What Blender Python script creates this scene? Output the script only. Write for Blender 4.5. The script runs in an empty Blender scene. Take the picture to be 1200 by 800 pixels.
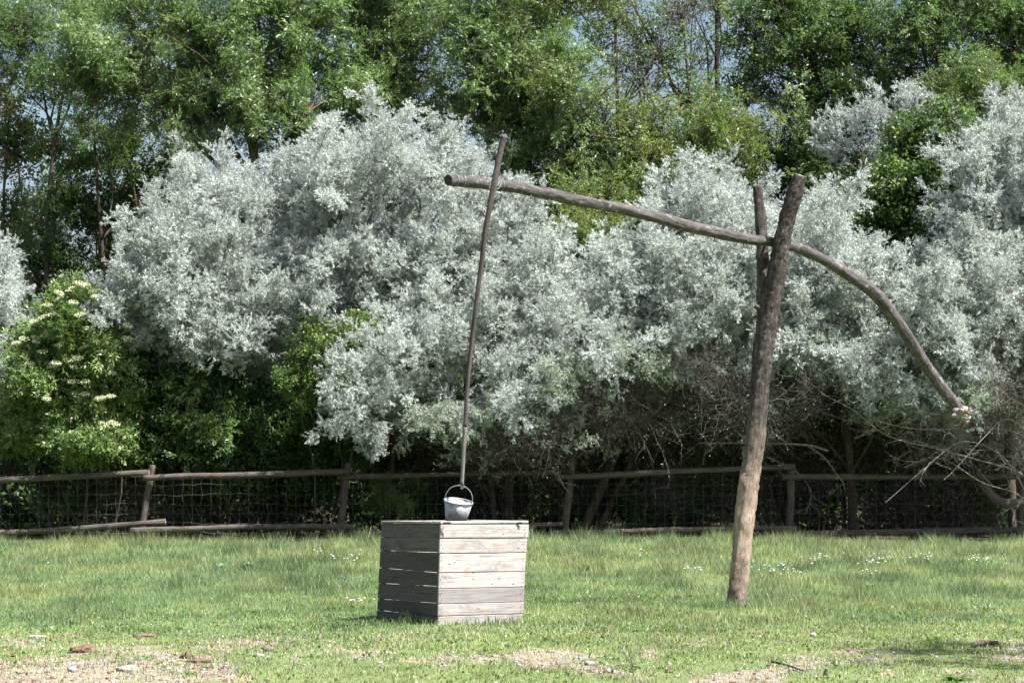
import bpy, bmesh, math, random
import numpy as np
from mathutils import Vector, Matrix, Quaternion

# ------------------------------------------------------------------ camera, sky, sun, exposure
sc = bpy.context.scene
COL = sc.collection
random.seed(7)
RNG = np.random.default_rng(11)
FPX = 3125.0                      # focal length in photo pixels (photo 1200 x 800)
PITCH = math.atan(170 / FPX)
EYE = 1.29

cam_d = bpy.data.cameras.new('camera')
cam_d.sensor_width = 36
cam_d.lens = FPX / 1200 * 36
cam_d.clip_start = 0.5
cam_d.clip_end = 3000
cam = bpy.data.objects.new('camera', cam_d)
cam.location = (0, 0, EYE)
cam.rotation_euler = (math.pi / 2 + PITCH, 0, 0)
COL.objects.link(cam)
sc.camera = cam

SUN_EL, SUN_AZ = math.radians(57), math.radians(-31)   # azimuth measured from +X (right) towards the camera
sun_dir = Vector((math.cos(SUN_EL) * math.cos(SUN_AZ), math.cos(SUN_EL) * math.sin(SUN_AZ), math.sin(SUN_EL)))
sun_d = bpy.data.lights.new('sun', 'SUN')
sun_d.energy = 5.0
sun_d.angle = math.radians(0.53)
sun_d.color = (1.0, 0.985, 0.955)
sun = bpy.data.objects.new('sun', sun_d)
sun.rotation_euler = sun_dir.to_track_quat('Z', 'Y').to_euler()
sun.location = (20, -10, 40)
COL.objects.link(sun)

world = bpy.data.worlds.new('World')
sc.world = world
world.use_nodes = True
wn = world.node_tree
for n in list(wn.nodes):
    wn.nodes.remove(n)
sky = wn.nodes.new('ShaderNodeTexSky')
sky.sky_type = 'NISHITA'
sky.sun_disc = False
sky.sun_elevation = SUN_EL
sky.sun_rotation = math.atan2(sun_dir.x, sun_dir.y)
sky.air_density = 1.0
sky.dust_density = 3.5
sky.ozone_density = 1.0
bg = wn.nodes.new('ShaderNodeBackground')
bg.inputs[1].default_value = 0.068
wo = wn.nodes.new('ShaderNodeOutputWorld')
wn.links.new(sky.outputs[0], bg.inputs[0])
wn.links.new(bg.outputs[0], wo.inputs[0])

sc.view_settings.view_transform = 'Standard'
sc.view_settings.look = 'None'
sc.view_settings.exposure = 1.55
sc.view_settings.gamma = 1.0
sc.render.engine = 'CYCLES'
sc.cycles.max_bounces = 6
sc.cycles.diffuse_bounces = 3
sc.cycles.transmission_bounces = 3
sc.cycles.glossy_bounces = 2

CP, SP = math.cos(PITCH), math.sin(PITCH)


def P(px, py, Y):
    """point of the place seen at photo pixel (px, py) at the distance Y"""
    dx, dy = (px - 600) / FPX, (400 - py) / FPX
    d = Vector((dx, CP - dy * SP, SP + dy * CP))
    t = Y / d.y
    return Vector((d.x * t, Y, EYE + d.z * t))


def S(Y):
    return FPX / Y          # photo pixels per metre at the distance Y


# ------------------------------------------------------------------ noise and ground height
_lat = RNG.random((256, 256))


def vnoise(x, y, s=1.0, o=0.0):
    x = np.asarray(x, float) / s + 37.3 + o
    y = np.asarray(y, float) / s + 91.7 + o * 1.7
    xi, yi = np.floor(x).astype(int), np.floor(y).astype(int)
    fx, fy = x - xi, y - yi
    fx, fy = fx * fx * (3 - 2 * fx), fy * fy * (3 - 2 * fy)
    a = _lat[xi & 255, yi & 255]; b = _lat[(xi + 1) & 255, yi & 255]
    c = _lat[xi & 255, (yi + 1) & 255]; d = _lat[(xi + 1) & 255, (yi + 1) & 255]
    return (a * (1 - fx) + b * fx) * (1 - fy) + (c * (1 - fx) + d * fx) * fy


def fbm(x, y, s, o=0.0):
    return (vnoise(x, y, s, o) + 0.5 * vnoise(x, y, s / 2.1, o + 9) + 0.25 * vnoise(x, y, s / 4.3, o + 17)) / 1.75


def gz(x, y):
    x = np.asarray(x, float); y = np.asarray(y, float)
    t = np.clip((y - 29) / 15.5, 0, 1)
    t = t * t * (3 - 2 * t)
    z = 0.33 * t
    z = z + (fbm(x, y, 2.6) - 0.5) * (0.05 + 0.10 * np.clip((y - 36) / 8, 0, 1)) * np.clip((y - 14) / 4, 0, 1)
    z = z + np.clip((y - 60) / 200, 0, 1) * 1.2
    near = np.exp(-((x + 0.5) ** 2 + (y - 25.7) ** 2) / 3.0)
    return z * (1 - near)


def gz1(x, y):
    return float(gz(x, y))


# ------------------------------------------------------------------ materials
def nodes(name):
    m = bpy.data.materials.new(name)
    m.use_nodes = True
    nt = m.node_tree
    for n in list(nt.nodes):
        nt.nodes.remove(n)
    out = nt.nodes.new('ShaderNodeOutputMaterial')
    return m, nt, out


def N(nt, kind, **kw):
    n = nt.nodes.new(kind)
    for k, v in kw.items():
        if k.startswith('i_'):
            key = k[2:]
            n.inputs[int(key) if key.isdigit() else key].default_value = v
        else:
            setattr(n, k, v)
    return n


def ramp(nt, stops, fac=None, interp='LINEAR'):
    r = nt.nodes.new('ShaderNodeValToRGB')
    cr = r.color_ramp
    cr.interpolation = interp
    while len(cr.elements) < len(stops):
        cr.elements.new(0.5)
    for e, (p, c) in zip(cr.elements, stops):
        e.position = p
        e.color = (*c, 1) if len(c) == 3 else c
    if fac is not None:
        nt.links.new(fac, r.inputs[0])
    return r


def mixc(nt, a, b, fac, mode='MIX'):
    m = nt.nodes.new('ShaderNodeMix')
    m.data_type = 'RGBA'
    m.blend_type = mode
    for sock, v in ((m.inputs[6], a), (m.inputs[7], b), (m.inputs[0], fac)):
        if hasattr(v, 'is_linked') or hasattr(v, 'links'):
            nt.links.new(v, sock)
        else:
            sock.default_value = (*v, 1) if isinstance(v, tuple) and len(v) == 3 else v
    return m.outputs[2]


def leaf_mat(name, dark, mid, light, trans=0.3, rough=0.5, spec=0.3, tcol=None, back=None):
    """leaf colour from a per-leaf number stored on the mesh and a per-branch random number"""
    m, nt, out = nodes(name)
    at = N(nt, 'ShaderNodeAttribute', attribute_name='tint')
    oi = N(nt, 'ShaderNodeObjectInfo')
    mm = N(nt, 'ShaderNodeMath', operation='MULTIPLY', i_1=0.45)
    nt.links.new(oi.outputs['Random'], mm.inputs[0])
    m2 = N(nt, 'ShaderNodeMath', operation='MULTIPLY_ADD', i_1=0.6)
    nt.links.new(at.outputs['Fac'], m2.inputs[0])
    nt.links.new(mm.outputs[0], m2.inputs[2])
    r = ramp(nt, [(0.0, dark), (0.5, mid), (1.0, light)], m2.outputs[0])
    col = r.outputs[0]
    if back is not None:
        ge = N(nt, 'ShaderNodeNewGeometry')
        col = mixc(nt, col, back, ge.outputs['Backfacing'])
    b = N(nt, 'ShaderNodeBsdfPrincipled')
    b.inputs['Roughness'].default_value = rough
    b.inputs['Specular IOR Level'].default_value = spec
    nt.links.new(col, b.inputs['Base Color'])
    t = N(nt, 'ShaderNodeBsdfTranslucent')
    tc = mixc(nt, col, tcol or (0.25, 0.45, 0.08), 0.6 if tcol or trans > 0.2 else 0.2)
    nt.links.new(tc, t.inputs[0])
    mx = N(nt, 'ShaderNodeMixShader', i_0=trans)
    nt.links.new(b.outputs[0], mx.inputs[1]); nt.links.new(t.outputs[0], mx.inputs[2])
    nt.links.new(mx.outputs[0], out.inputs[0])
    return m


def bark_mat(name, a, b, patch=None, scale=1.0, patch_amt=0.62, bump=0.5, log=False):
    m, nt, out = nodes(name)
    tc = N(nt, 'ShaderNodeTexCoord')
    mp = N(nt, 'ShaderNodeMapping')
    src = tc.outputs['Object']
    if log:
        src = N(nt, 'ShaderNodeAttribute', attribute_name='lg').outputs['Vector']
    mp.inputs['Scale'].default_value = (scale * (44 if log else 30), scale * (44 if log else 30), scale * 6)
    nt.links.new(src, mp.inputs[0])
    n1 = N(nt, 'ShaderNodeTexNoise', i_Scale=1.0, i_Detail=6.0, i_Roughness=0.7)
    nt.links.new(mp.outputs[0], n1.inputs['Vector'])
    r = ramp(nt, [(0.3, a), (0.7, b)], n1.outputs['Fac'])
    col = r.outputs[0]
    if patch:
        n2 = N(nt, 'ShaderNodeTexNoise', i_Scale=14.0 * scale, i_Detail=4.0)
        nt.links.new(src, n2.inputs['Vector'])
        n2.inputs['Detail'].default_value = 8.0
        n2.inputs['Roughness'].default_value = 0.75
        r2 = ramp(nt, [(patch_amt, (0, 0, 0)), (patch_amt + 0.09, (0.8, 0.8, 0.8))], n2.outputs['Fac'])
        col = mixc(nt, col, patch, r2.outputs[0])
    bs = N(nt, 'ShaderNodeBsdfPrincipled', i_Roughness=0.9)
    bs.inputs['Specular IOR Level'].default_value = 0.15
    nt.links.new(col, bs.inputs['Base Color'])
    bu = N(nt, 'ShaderNodeBump', i_Strength=bump, i_Distance=0.02)
    nt.links.new(n1.outputs['Fac'], bu.inputs['Height'])
    nt.links.new(bu.outputs[0], bs.inputs['Normal'])
    nt.links.new(bs.outputs[0], out.inputs[0])
    return m


def plain_mat(name, c, rough=0.7, metal=0.0, c2=None, scale=20.0, bump=0.0):
    m, nt, out = nodes(name)
    bs = N(nt, 'ShaderNodeBsdfPrincipled', i_Roughness=rough, i_Metallic=metal)
    tc = N(nt, 'ShaderNodeTexCoord')
    n1 = N(nt, 'ShaderNodeTexNoise', i_Scale=scale, i_Detail=5.0)
    nt.links.new(tc.outputs['Object'], n1.inputs['Vector'])
    r = ramp(nt, [(0.35, c), (0.65, c2 or tuple(v * 0.75 for v in c))], n1.outputs['Fac'])
    nt.links.new(r.outputs[0], bs.inputs['Base Color'])
    if bump:
        bu = N(nt, 'ShaderNodeBump', i_Strength=bump, i_Distance=0.02)
        nt.links.new(n1.outputs['Fac'], bu.inputs['Height'])
        nt.links.new(bu.outputs[0], bs.inputs['Normal'])
    nt.links.new(bs.outputs[0], out.inputs[0])
    return m


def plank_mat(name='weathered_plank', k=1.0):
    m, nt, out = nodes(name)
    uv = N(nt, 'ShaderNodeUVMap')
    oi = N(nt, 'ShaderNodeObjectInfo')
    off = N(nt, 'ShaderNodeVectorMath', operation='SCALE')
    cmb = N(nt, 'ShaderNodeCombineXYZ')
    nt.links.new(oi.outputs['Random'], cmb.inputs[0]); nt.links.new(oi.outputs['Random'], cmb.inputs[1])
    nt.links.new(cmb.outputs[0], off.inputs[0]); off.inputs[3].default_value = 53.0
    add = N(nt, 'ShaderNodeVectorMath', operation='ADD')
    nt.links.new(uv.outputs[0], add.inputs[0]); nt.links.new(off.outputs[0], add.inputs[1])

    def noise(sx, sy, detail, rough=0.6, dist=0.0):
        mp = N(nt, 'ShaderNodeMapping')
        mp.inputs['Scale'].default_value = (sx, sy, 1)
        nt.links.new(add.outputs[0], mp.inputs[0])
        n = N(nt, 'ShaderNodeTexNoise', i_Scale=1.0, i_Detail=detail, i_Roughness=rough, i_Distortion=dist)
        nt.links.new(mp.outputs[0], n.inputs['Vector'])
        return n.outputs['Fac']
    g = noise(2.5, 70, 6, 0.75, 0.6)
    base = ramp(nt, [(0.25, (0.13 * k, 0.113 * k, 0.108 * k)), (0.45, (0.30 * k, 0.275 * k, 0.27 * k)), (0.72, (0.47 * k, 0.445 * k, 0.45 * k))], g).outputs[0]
    # each board weathered a little differently
    pr = ramp(nt, [(0.0, (0.62, 0.61, 0.61)), (0.5, (0.92, 0.90, 0.89)), (1.0, (1.08, 1.04, 1.0))], oi.outputs['Random']).outputs[0]
    base = mixc(nt, base, pr, 1.0, 'MULTIPLY')
    # rusty brown stains
    st = noise(3.2, 9, 6, 0.7, 1.6)
    str_ = ramp(nt, [(0.53, (0, 0, 0)), (0.70, (0.62, 0.62, 0.62))], st).outputs[0]
    base = mixc(nt, base, (0.22 * k, 0.15 * k, 0.11 * k), str_)
    gr = noise(3.0, 6, 5, 0.7, 0.4)
    grr = ramp(nt, [(0.50, (0, 0, 0)), (0.68, (0.72, 0.72, 0.72))], gr).outputs[0]
    base = mixc(nt, base, (0.15 * k, 0.145 * k, 0.145 * k), grr)
    # knots
    mpk = N(nt, 'ShaderNodeMapping'); mpk.inputs['Scale'].default_value = (7, 15, 1)
    nt.links.new(add.outputs[0], mpk.inputs[0])
    vo = N(nt, 'ShaderNodeTexVoronoi', i_Scale=1.0)
    nt.links.new(mpk.outputs[0], vo.inputs['Vector'])
    kr = ramp(nt, [(0.05, (1, 1, 1)), (0.13, (0, 0, 0))], vo.outputs['Distance']).outputs[0]
    base = mixc(nt, base, (0.09, 0.06, 0.045), kr)
    # long cracks
    cr = noise(1.2, 160, 3, 0.5)
    crr = ramp(nt, [(0.30, (1, 1, 1)), (0.36, (0, 0, 0))], cr).outputs[0]
    base = mixc(nt, base, (0.08, 0.07, 0.06), crr)
    bs = N(nt, 'ShaderNodeBsdfPrincipled', i_Roughness=0.85)
    bs.inputs['Specular IOR Level'].default_value = 0.2
    nt.links.new(base, bs.inputs['Base Color'])
    bu = N(nt, 'ShaderNodeBump', i_Strength=0.5, i_Distance=0.004)
    nt.links.new(g, bu.inputs['Height']); nt.links.new(bu.outputs[0], bs.inputs['Normal'])
    nt.links.new(bs.outputs[0], out.inputs[0])
    return m


def post_mat():
    """forked tree post: grey bark, a stretch stripped to tan wood, pale lichen flecks"""
    m, nt, out = nodes('forked_post_bark')
    tc = N(nt, 'ShaderNodeTexCoord')
    sep = N(nt, 'ShaderNodeSeparateXYZ'); nt.links.new(tc.outputs['Object'], sep.inputs[0])
    mp = N(nt, 'ShaderNodeMapping'); mp.inputs['Scale'].default_value = (26, 26, 9)
    lgn = N(nt, 'ShaderNodeAttribute', attribute_name='lg')
    nt.links.new(lgn.outputs['Vector'], mp.inputs[0])
    n1 = N(nt, 'ShaderNodeTexNoise', i_Scale=1.0, i_Detail=7.0, i_Roughness=0.75)
    nt.links.new(mp.outputs[0], n1.inputs['Vector'])
    barkc = ramp(nt, [(0.32, (0.018, 0.014, 0.013)), (0.52, (0.06, 0.050, 0.046)), (0.72, (0.19, 0.168, 0.16))], n1.outputs['Fac']).outputs[0]
    woodc = ramp(nt, [(0.3, (0.14, 0.10, 0.075)), (0.45, (0.33, 0.245, 0.185)), (0.7, (0.48, 0.395, 0.325))], n1.outputs['Fac']).outputs[0]
    n2 = N(nt, 'ShaderNodeTexNoise', i_Scale=5.0, i_Detail=4.0)
    nt.links.new(tc.outputs['Object'], n2.inputs['Vector'])
    ad = N(nt, 'ShaderNodeMath', operation='MULTIPLY_ADD', i_1=0.9)
    nt.links.new(n2.outputs['Fac'], ad.inputs[0]); nt.links.new(sep.outputs[2], ad.inputs[2])
    mr = N(nt, 'ShaderNodeMapRange'); mr.inputs['From Min'].default_value = 0.0; mr.inputs['From Max'].default_value = 5.0
    nt.links.new(ad.outputs[0], mr.inputs[0])
    zone = ramp(nt, [(0.06, (0.4, 0.4, 0.4)), (0.13, (0.45, 0.45, 0.45)), (0.21, (0.85, 0.85, 0.85)), (0.31, (0.9, 0.9, 0.9)), (0.39, (0.35, 0.35, 0.35)), (0.52, (0, 0, 0))], mr.outputs[0]).outputs[0]
    col = mixc(nt, barkc, woodc, zone)
    n3 = N(nt, 'ShaderNodeTexNoise', i_Scale=30.0, i_Detail=8.0, i_Roughness=0.8)
    nt.links.new(tc.outputs['Object'], n3.inputs['Vector'])
    fl = ramp(nt, [(0.56, (0, 0, 0)), (0.72, (0.55, 0.55, 0.55))], n3.outputs['Fac']).outputs[0]
    col = mixc(nt, col, (0.46, 0.43, 0.41), fl)
    bs = N(nt, 'ShaderNodeBsdfPrincipled', i_Roughness=0.88)
    bs.inputs['Specular IOR Level'].default_value = 0.15
    nt.links.new(col, bs.inputs['Base Color'])
    bu = N(nt, 'ShaderNodeBump', i_Strength=1.0, i_Distance=0.03)
    nt.links.new(n1.outputs['Fac'], bu.inputs['Height']); nt.links.new(bu.outputs[0], bs.inputs['Normal'])
    nt.links.new(bs.outputs[0], out.inputs[0])
    return m


def ground_mat():
    m, nt, out = nodes('meadow_soil')
    ge = N(nt, 'ShaderNodeNewGeometry')
    sep = N(nt, 'ShaderNodeSeparateXYZ'); nt.links.new(ge.outputs['Position'], sep.inputs[0])

    def noise(s, d=5.0, r=0.6):
        n = N(nt, 'ShaderNodeTexNoise', i_Scale=s, i_Detail=d, i_Roughness=r)
        nt.links.new(ge.outputs['Position'], n.inputs['Vector'])
        return n.outputs['Fac']
    soil = ramp(nt, [(0.3, (0.13, 0.10, 0.075)), (0.5, (0.225, 0.195, 0.15)), (0.7, (0.36, 0.335, 0.285))], noise(7.0, 8, 0.75)).outputs[0]
    red = ramp(nt, [(0.55, (0, 0, 0)), (0.65, (0.7, 0.7, 0.7))], noise(1.9)).outputs[0]
    soil = mixc(nt, soil, (0.34, 0.22, 0.16), red)
    turf = ramp(nt, [(0.3, (0.08, 0.115, 0.035)), (0.55, (0.15, 0.195, 0.075)), (0.75, (0.25, 0.275, 0.14))], noise(22.0, 6)).outputs[0]
    # the attribute 'bare' says where the turf is worn away
    at = N(nt, 'ShaderNodeAttribute', attribute_name='bare')
    nz = N(nt, 'ShaderNodeMath', operation='MULTIPLY_ADD', i_1=0.7, i_2=-0.35)
    nt.links.new(noise(9.0, 6, 0.7), nz.inputs[0])
    ad = N(nt, 'ShaderNodeMath', operation='ADD')
    nt.links.new(at.outputs['Fac'], ad.inputs[0]); nt.links.new(nz.outputs[0], ad.inputs[1])
    br = ramp(nt, [(0.35, (0, 0, 0)), (0.55, (1, 1, 1))], ad.outputs[0]).outputs[0]
    col = mixc(nt, turf, soil, br)
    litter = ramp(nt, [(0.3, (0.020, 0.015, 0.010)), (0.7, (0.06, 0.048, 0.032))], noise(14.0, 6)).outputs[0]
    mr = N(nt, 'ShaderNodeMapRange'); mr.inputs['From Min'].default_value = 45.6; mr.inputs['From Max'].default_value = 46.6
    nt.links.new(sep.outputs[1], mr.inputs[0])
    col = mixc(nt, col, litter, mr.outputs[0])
    bs = N(nt, 'ShaderNodeBsdfPrincipled', i_Roughness=0.95)
    bs.inputs['Specular IOR Level'].default_value = 0.1
    nt.links.new(col, bs.inputs['Base Color'])
    bu = N(nt, 'ShaderNodeBump', i_Strength=0.8, i_Distance=0.04)
    nt.links.new(noise(16.0, 8, 0.7), bu.inputs['Height']); nt.links.new(bu.outputs[0], bs.inputs['Normal'])
    nt.links.new(bs.outputs[0], out.inputs[0])
    return m


def blade_mat(name, trans=0.35):
    m, nt, out = nodes(name)
    at = N(nt, 'ShaderNodeAttribute', attribute_name='shade')
    b = N(nt, 'ShaderNodeBsdfPrincipled', i_Roughness=0.55)
    b.inputs['Specular IOR Level'].default_value = 0.25
    nt.links.new(at.outputs['Color'], b.inputs['Base Color'])
    t = N(nt, 'ShaderNodeBsdfTranslucent'); nt.links.new(at.outputs['Color'], t.inputs[0])
    mx = N(nt, 'ShaderNodeMixShader', i_0=trans)
    nt.links.new(b.outputs[0], mx.inputs[1]); nt.links.new(t.outputs[0], mx.inputs[2])
    nt.links.new(mx.outputs[0], out.inputs[0])
    return m


M = dict(
    silver=leaf_mat('silver_leaf', (0.26, 0.295, 0.265), (0.42, 0.46, 0.43), (0.62, 0.665, 0.635), 0.22, 0.5, 0.35, (0.52, 0.56, 0.48)),
    silver_green=leaf_mat('grey_green_leaf', (0.17, 0.21, 0.15), (0.29, 0.34, 0.26), (0.42, 0.47, 0.38), 0.22, 0.55, 0.3, (0.35, 0.45, 0.22)),
    ash=leaf_mat('ash_leaf', (0.052, 0.090, 0.030), (0.115, 0.175, 0.062), (0.21, 0.27, 0.125), 0.34, 0.42, 0.4),
    ash_yellow=leaf_mat('yellowish_leaf', (0.05, 0.08, 0.025), (0.105, 0.14, 0.042), (0.19, 0.215, 0.08), 0.28, 0.45, 0.4, (0.4, 0.5, 0.08)),
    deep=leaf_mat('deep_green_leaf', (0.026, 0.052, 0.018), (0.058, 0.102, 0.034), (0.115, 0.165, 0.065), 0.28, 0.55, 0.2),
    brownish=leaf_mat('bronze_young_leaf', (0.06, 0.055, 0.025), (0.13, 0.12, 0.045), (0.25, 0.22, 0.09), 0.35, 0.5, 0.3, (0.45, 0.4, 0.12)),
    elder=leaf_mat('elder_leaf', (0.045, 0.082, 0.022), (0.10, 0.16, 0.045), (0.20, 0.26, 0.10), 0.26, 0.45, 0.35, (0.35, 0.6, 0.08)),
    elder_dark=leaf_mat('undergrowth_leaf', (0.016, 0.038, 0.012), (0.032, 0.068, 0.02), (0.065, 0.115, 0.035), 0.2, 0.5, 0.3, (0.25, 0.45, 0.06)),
    thistle=leaf_mat('thistle_leaf', (0.05, 0.085, 0.05), (0.10, 0.15, 0.10), (0.20, 0.25, 0.19), 0.15, 0.5, 0.3, (0.2, 0.3, 0.15)),
    umbel=leaf_mat('cream_blossom', (0.45, 0.48, 0.25), (0.62, 0.63, 0.40), (0.75, 0.74, 0.58), 0.3, 0.7, 0.1, (0.6, 0.6, 0.3)),
    twig=bark_mat('grey_twig', (0.055, 0.046, 0.04), (0.17, 0.15, 0.135), scale=1.0),
    twig_pale=bark_mat('pale_dead_twig', (0.11, 0.098, 0.086), (0.34, 0.31, 0.28), patch=(0.26, 0.19, 0.04), patch_amt=0.60),
    trunk=bark_mat('dark_trunk_bark', (0.035, 0.028, 0.022), (0.11, 0.09, 0.07), scale=0.5),
    trunk_lichen=bark_mat('lichen_trunk_bark', (0.04, 0.032, 0.025), (0.13, 0.10, 0.075), patch=(0.36, 0.20, 0.04), patch_amt=0.56, scale=0.35),
    post=post_mat(),
    beam=bark_mat('grey_beam_wood', (0.02, 0.0175, 0.017), (0.14, 0.125, 0.122), patch=(0.27, 0.255, 0.25), patch_amt=0.56, scale=1.0, log=True, bump=0.9),
    rod=bark_mat('dark_rod_wood', (0.03, 0.026, 0.024), (0.12, 0.104, 0.098), scale=1.2, log=True),
    rod_pale=bark_mat('pale_rod_wood', (0.075, 0.068, 0.063), (0.22, 0.205, 0.19), scale=1.2, log=True),
    cut=plain_mat('sawn_wood_end', (0.30, 0.25, 0.20), 0.9, c2=(0.20, 0.16, 0.13), scale=40),
    rail=bark_mat('fence_rail_wood', (0.032, 0.027, 0.024), (0.14, 0.12, 0.105), scale=0.8, log=True, bump=0.9),
    wire=plain_mat('galvanised_wire', (0.20, 0.20, 0.20), 0.6, 0.4),
    iron=plain_mat('dark_iron', (0.035, 0.032, 0.03), 0.6, 0.5, scale=60),
    zinc=plain_mat('galvanised_bucket_metal', (0.40, 0.41, 0.42), 0.55, 0.3, c2=(0.22, 0.225, 0.235), scale=16, bump=0.15),
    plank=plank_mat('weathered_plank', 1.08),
    plank_shade=plank_mat('shade_darkened_plank', 0.36),  # same wood, with the shade of the left side darkened into its colour
    sack=plain_mat('pale_bundle_cloth', (0.34, 0.29, 0.265), 0.95, c2=(0.13, 0.105, 0.095), scale=25, bump=0.6),
    dung=plain_mat('dry_dung', (0.085, 0.05, 0.035), 0.95, c2=(0.17, 0.10, 0.07), scale=30, bump=1.0),
    stone=plain_mat('grey_stone', (0.33, 0.31, 0.30), 0.9, c2=(0.20, 0.19, 0.18), scale=30, bump=0.6),
    darkstone=plain_mat('dark_clod', (0.085, 0.065, 0.06), 0.9, c2=(0.16, 0.13, 0.12), scale=30, bump=0.6),
    chalk=plain_mat('whitish_droppings', (0.42, 0.39, 0.35), 0.95, c2=(0.22, 0.19, 0.16), scale=40, bump=1.0),
    blade=blade_mat('grass_blade', 0.38),
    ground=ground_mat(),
    petal=plain_mat('white_petal', (0.85, 0.85, 0.86), 0.6),
    lining=plain_mat('well_ring_concrete', (0.22, 0.21, 0.20), 0.95),
)


# ------------------------------------------------------------------ mesh helpers
def mesh_np(name, verts, quads=None, tris=None, mats=(), midx=None, tint=None, shade=None, smooth=False):
    me = bpy.data.meshes.new(name)
    verts = np.asarray(verts, np.float32)
    me.vertices.add(len(verts)); me.vertices.foreach_set('co', verts.ravel())
    nq = 0 if quads is None else len(quads)
    nt_ = 0 if tris is None else len(tris)
    loops = []
    if nq: loops.append(np.asarray(quads, np.int32).ravel())
    if nt_: loops.append(np.asarray(tris, np.int32).ravel())
    lv = np.concatenate(loops)
    me.loops.add(len(lv)); me.loops.foreach_set('vertex_index', lv)
    me.polygons.add(nq + nt_)
    st = np.concatenate([np.arange(nq) * 4, nq * 4 + np.arange(nt_) * 3]).astype(np.int32)
    me.polygons.foreach_set('loop_start', st)
    for m in mats:
        me.materials.append(m)
    if midx is not None:
        me.polygons.foreach_set('material_index', np.asarray(midx, np.int32))
    if smooth:
        me.polygons.foreach_set('use_smooth', np.ones(nq + nt_, bool))
    if tint is not None:
        a = me.attributes.new('tint', 'FLOAT', 'POINT'); a.data.foreach_set('value', np.asarray(tint, np.float32))
    if shade is not None:
        a = me.attributes.new('shade', 'FLOAT_COLOR', 'POINT')
        c = np.ones((len(verts), 4), np.float32); c[:, :3] = shade
        a.data.foreach_set('color', c.ravel())
    me.update()
    return me


class Acc:
    """collects leaves (diamond quads) and tapered tubes for one mesh"""
    def __init__(self):
        self.v, self.q, self.t, self.mq, self.tint, self.n = [], [], [], [], [], 0
        self.tm = []

    def add(self, v, q, m, tint):
        v = np.asarray(v, np.float32)
        self.v.append(v); self.q.append(np.asarray(q, np.int32) + self.n)
        self.mq.append(np.full(len(q), m, np.int32))
        self.tint.append(np.broadcast_to(np.asarray(tint, np.float32), (len(v),)).copy())
        self.n += len(v)

    def leaves(self, Pn, D, L, W, m=0, tint=None, up=None, rng=RNG, fold=0.12, mid=0.45):
        Pn, D = np.asarray(Pn, float), np.asarray(D, float)
        n = len(Pn)
        if n == 0: return
        D = D / np.linalg.norm(D, axis=1, keepdims=True)
        r = rng.normal(size=(n, 3))
        if up is not None:
            r = r * 0.55 + np.asarray(up)
        Sd = np.cross(D, r); Sd /= np.linalg.norm(Sd, axis=1, keepdims=True) + 1e-9
        Nn = np.cross(Sd, D)
        L = np.broadcast_to(L, (n,))[:, None]; W = np.broadcast_to(W, (n,))[:, None]
        a = Pn; c = Pn + D * L - Nn * L * 0.10
        b1 = Pn + D * L * mid + Sd * W * 0.5 + Nn * L * fold
        b2 = Pn + D * L * mid - Sd * W * 0.5 + Nn * L * fold
        v = np.stack([a, b1, c, b2], 1).reshape(-1, 3)
        q = np.arange(n * 4).reshape(n, 4)
        t = rng.random(n) if tint is None else tint
        self.add(v, q, m, np.repeat(t, 4))

    def tube(self, pts, radii, m=1, sides=3, tint=0.5, rough=0.0, rng=RNG):
        pts = np.asarray(pts, float); k = len(pts)
        T = np.gradient(pts, axis=0); T /= np.linalg.norm(T, axis=1, keepdims=True) + 1e-9
        ref = np.array([0.0, 0, 1]) if abs(T[0][2]) < 0.8 else np.array([0.0, 1, 0])
        A = np.cross(T, ref); A /= np.linalg.norm(A, axis=1, keepdims=True) + 1e-9
        B = np.cross(T, A)
        ang = np.arange(sides) / sides * 2 * np.pi
        R = np.broadcast_to(np.asarray(radii, float), (k,))
        if rough:
            R2 = R[:, None] * (1 + rough * (rng.random((k, sides)) - 0.5))
        else:
            R2 = np.repeat(R[:, None], sides, 1)
        v = pts[:, None, :] + R2[..., None] * (np.cos(ang)[None, :, None] * A[:, None, :] + np.sin(ang)[None, :, None] * B[:, None, :])
        i = np.arange(k - 1)[:, None] * sides; j = np.arange(sides)[None, :]; j2 = (j + 1) % sides
        q = np.stack([i + j, i + j2, i + sides + j2, i + sides + j], -1).reshape(-1, 4)
        self.add(v.reshape(-1, 3), q, m, tint)

    def mesh(self, name, mats, smooth=False):
        return mesh_np(name, np.concatenate(self.v), quads=np.concatenate(self.q), mats=mats,
                       midx=np.concatenate(self.mq), tint=np.concatenate(self.tint), smooth=smooth)


def link(name, me, parent=None, loc=None, label=None, cat=None, group=None, kind=None):
    o = bpy.data.objects.new(name, me)
    COL.objects.link(o)
    if parent is not None: o.parent = parent
    if loc is not None: o.location = loc
    if label: o['label'] = label
    if cat: o['category'] = cat
    if group: o['group'] = group
    if kind: o['kind'] = kind
    return o


def curve(pts, n):
    """Catmull-Rom through pts, n samples"""
    pts = np.asarray(pts, float)
    if len(pts) == 2:
        return pts[0] + np.linspace(0, 1, n)[:, None] * (pts[1] - pts[0])
    p = np.vstack([2 * pts[0] - pts[1], pts, 2 * pts[-1] - pts[-2]])
    out = []
    for u in np.linspace(0, len(pts) - 1 - 1e-6, n):
        i = int(u); t = u - i
        a, b, c, d = p[i], p[i + 1], p[i + 2], p[i + 3]
        out.append(0.5 * (2 * b + (c - a) * t + (2 * a - 5 * b + 4 * c - d) * t * t + (3 * b - a - 3 * c + d) * t ** 3))
    return np.array(out)


def rnd_dirs(n, bias=(0, 0, 0), spread=1.0, rng=RNG):
    d = rng.normal(size=(n, 3)) * spread + np.asarray(bias, float)
    return d / (np.linalg.norm(d, axis=1, keepdims=True) + 1e-9)


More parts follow.
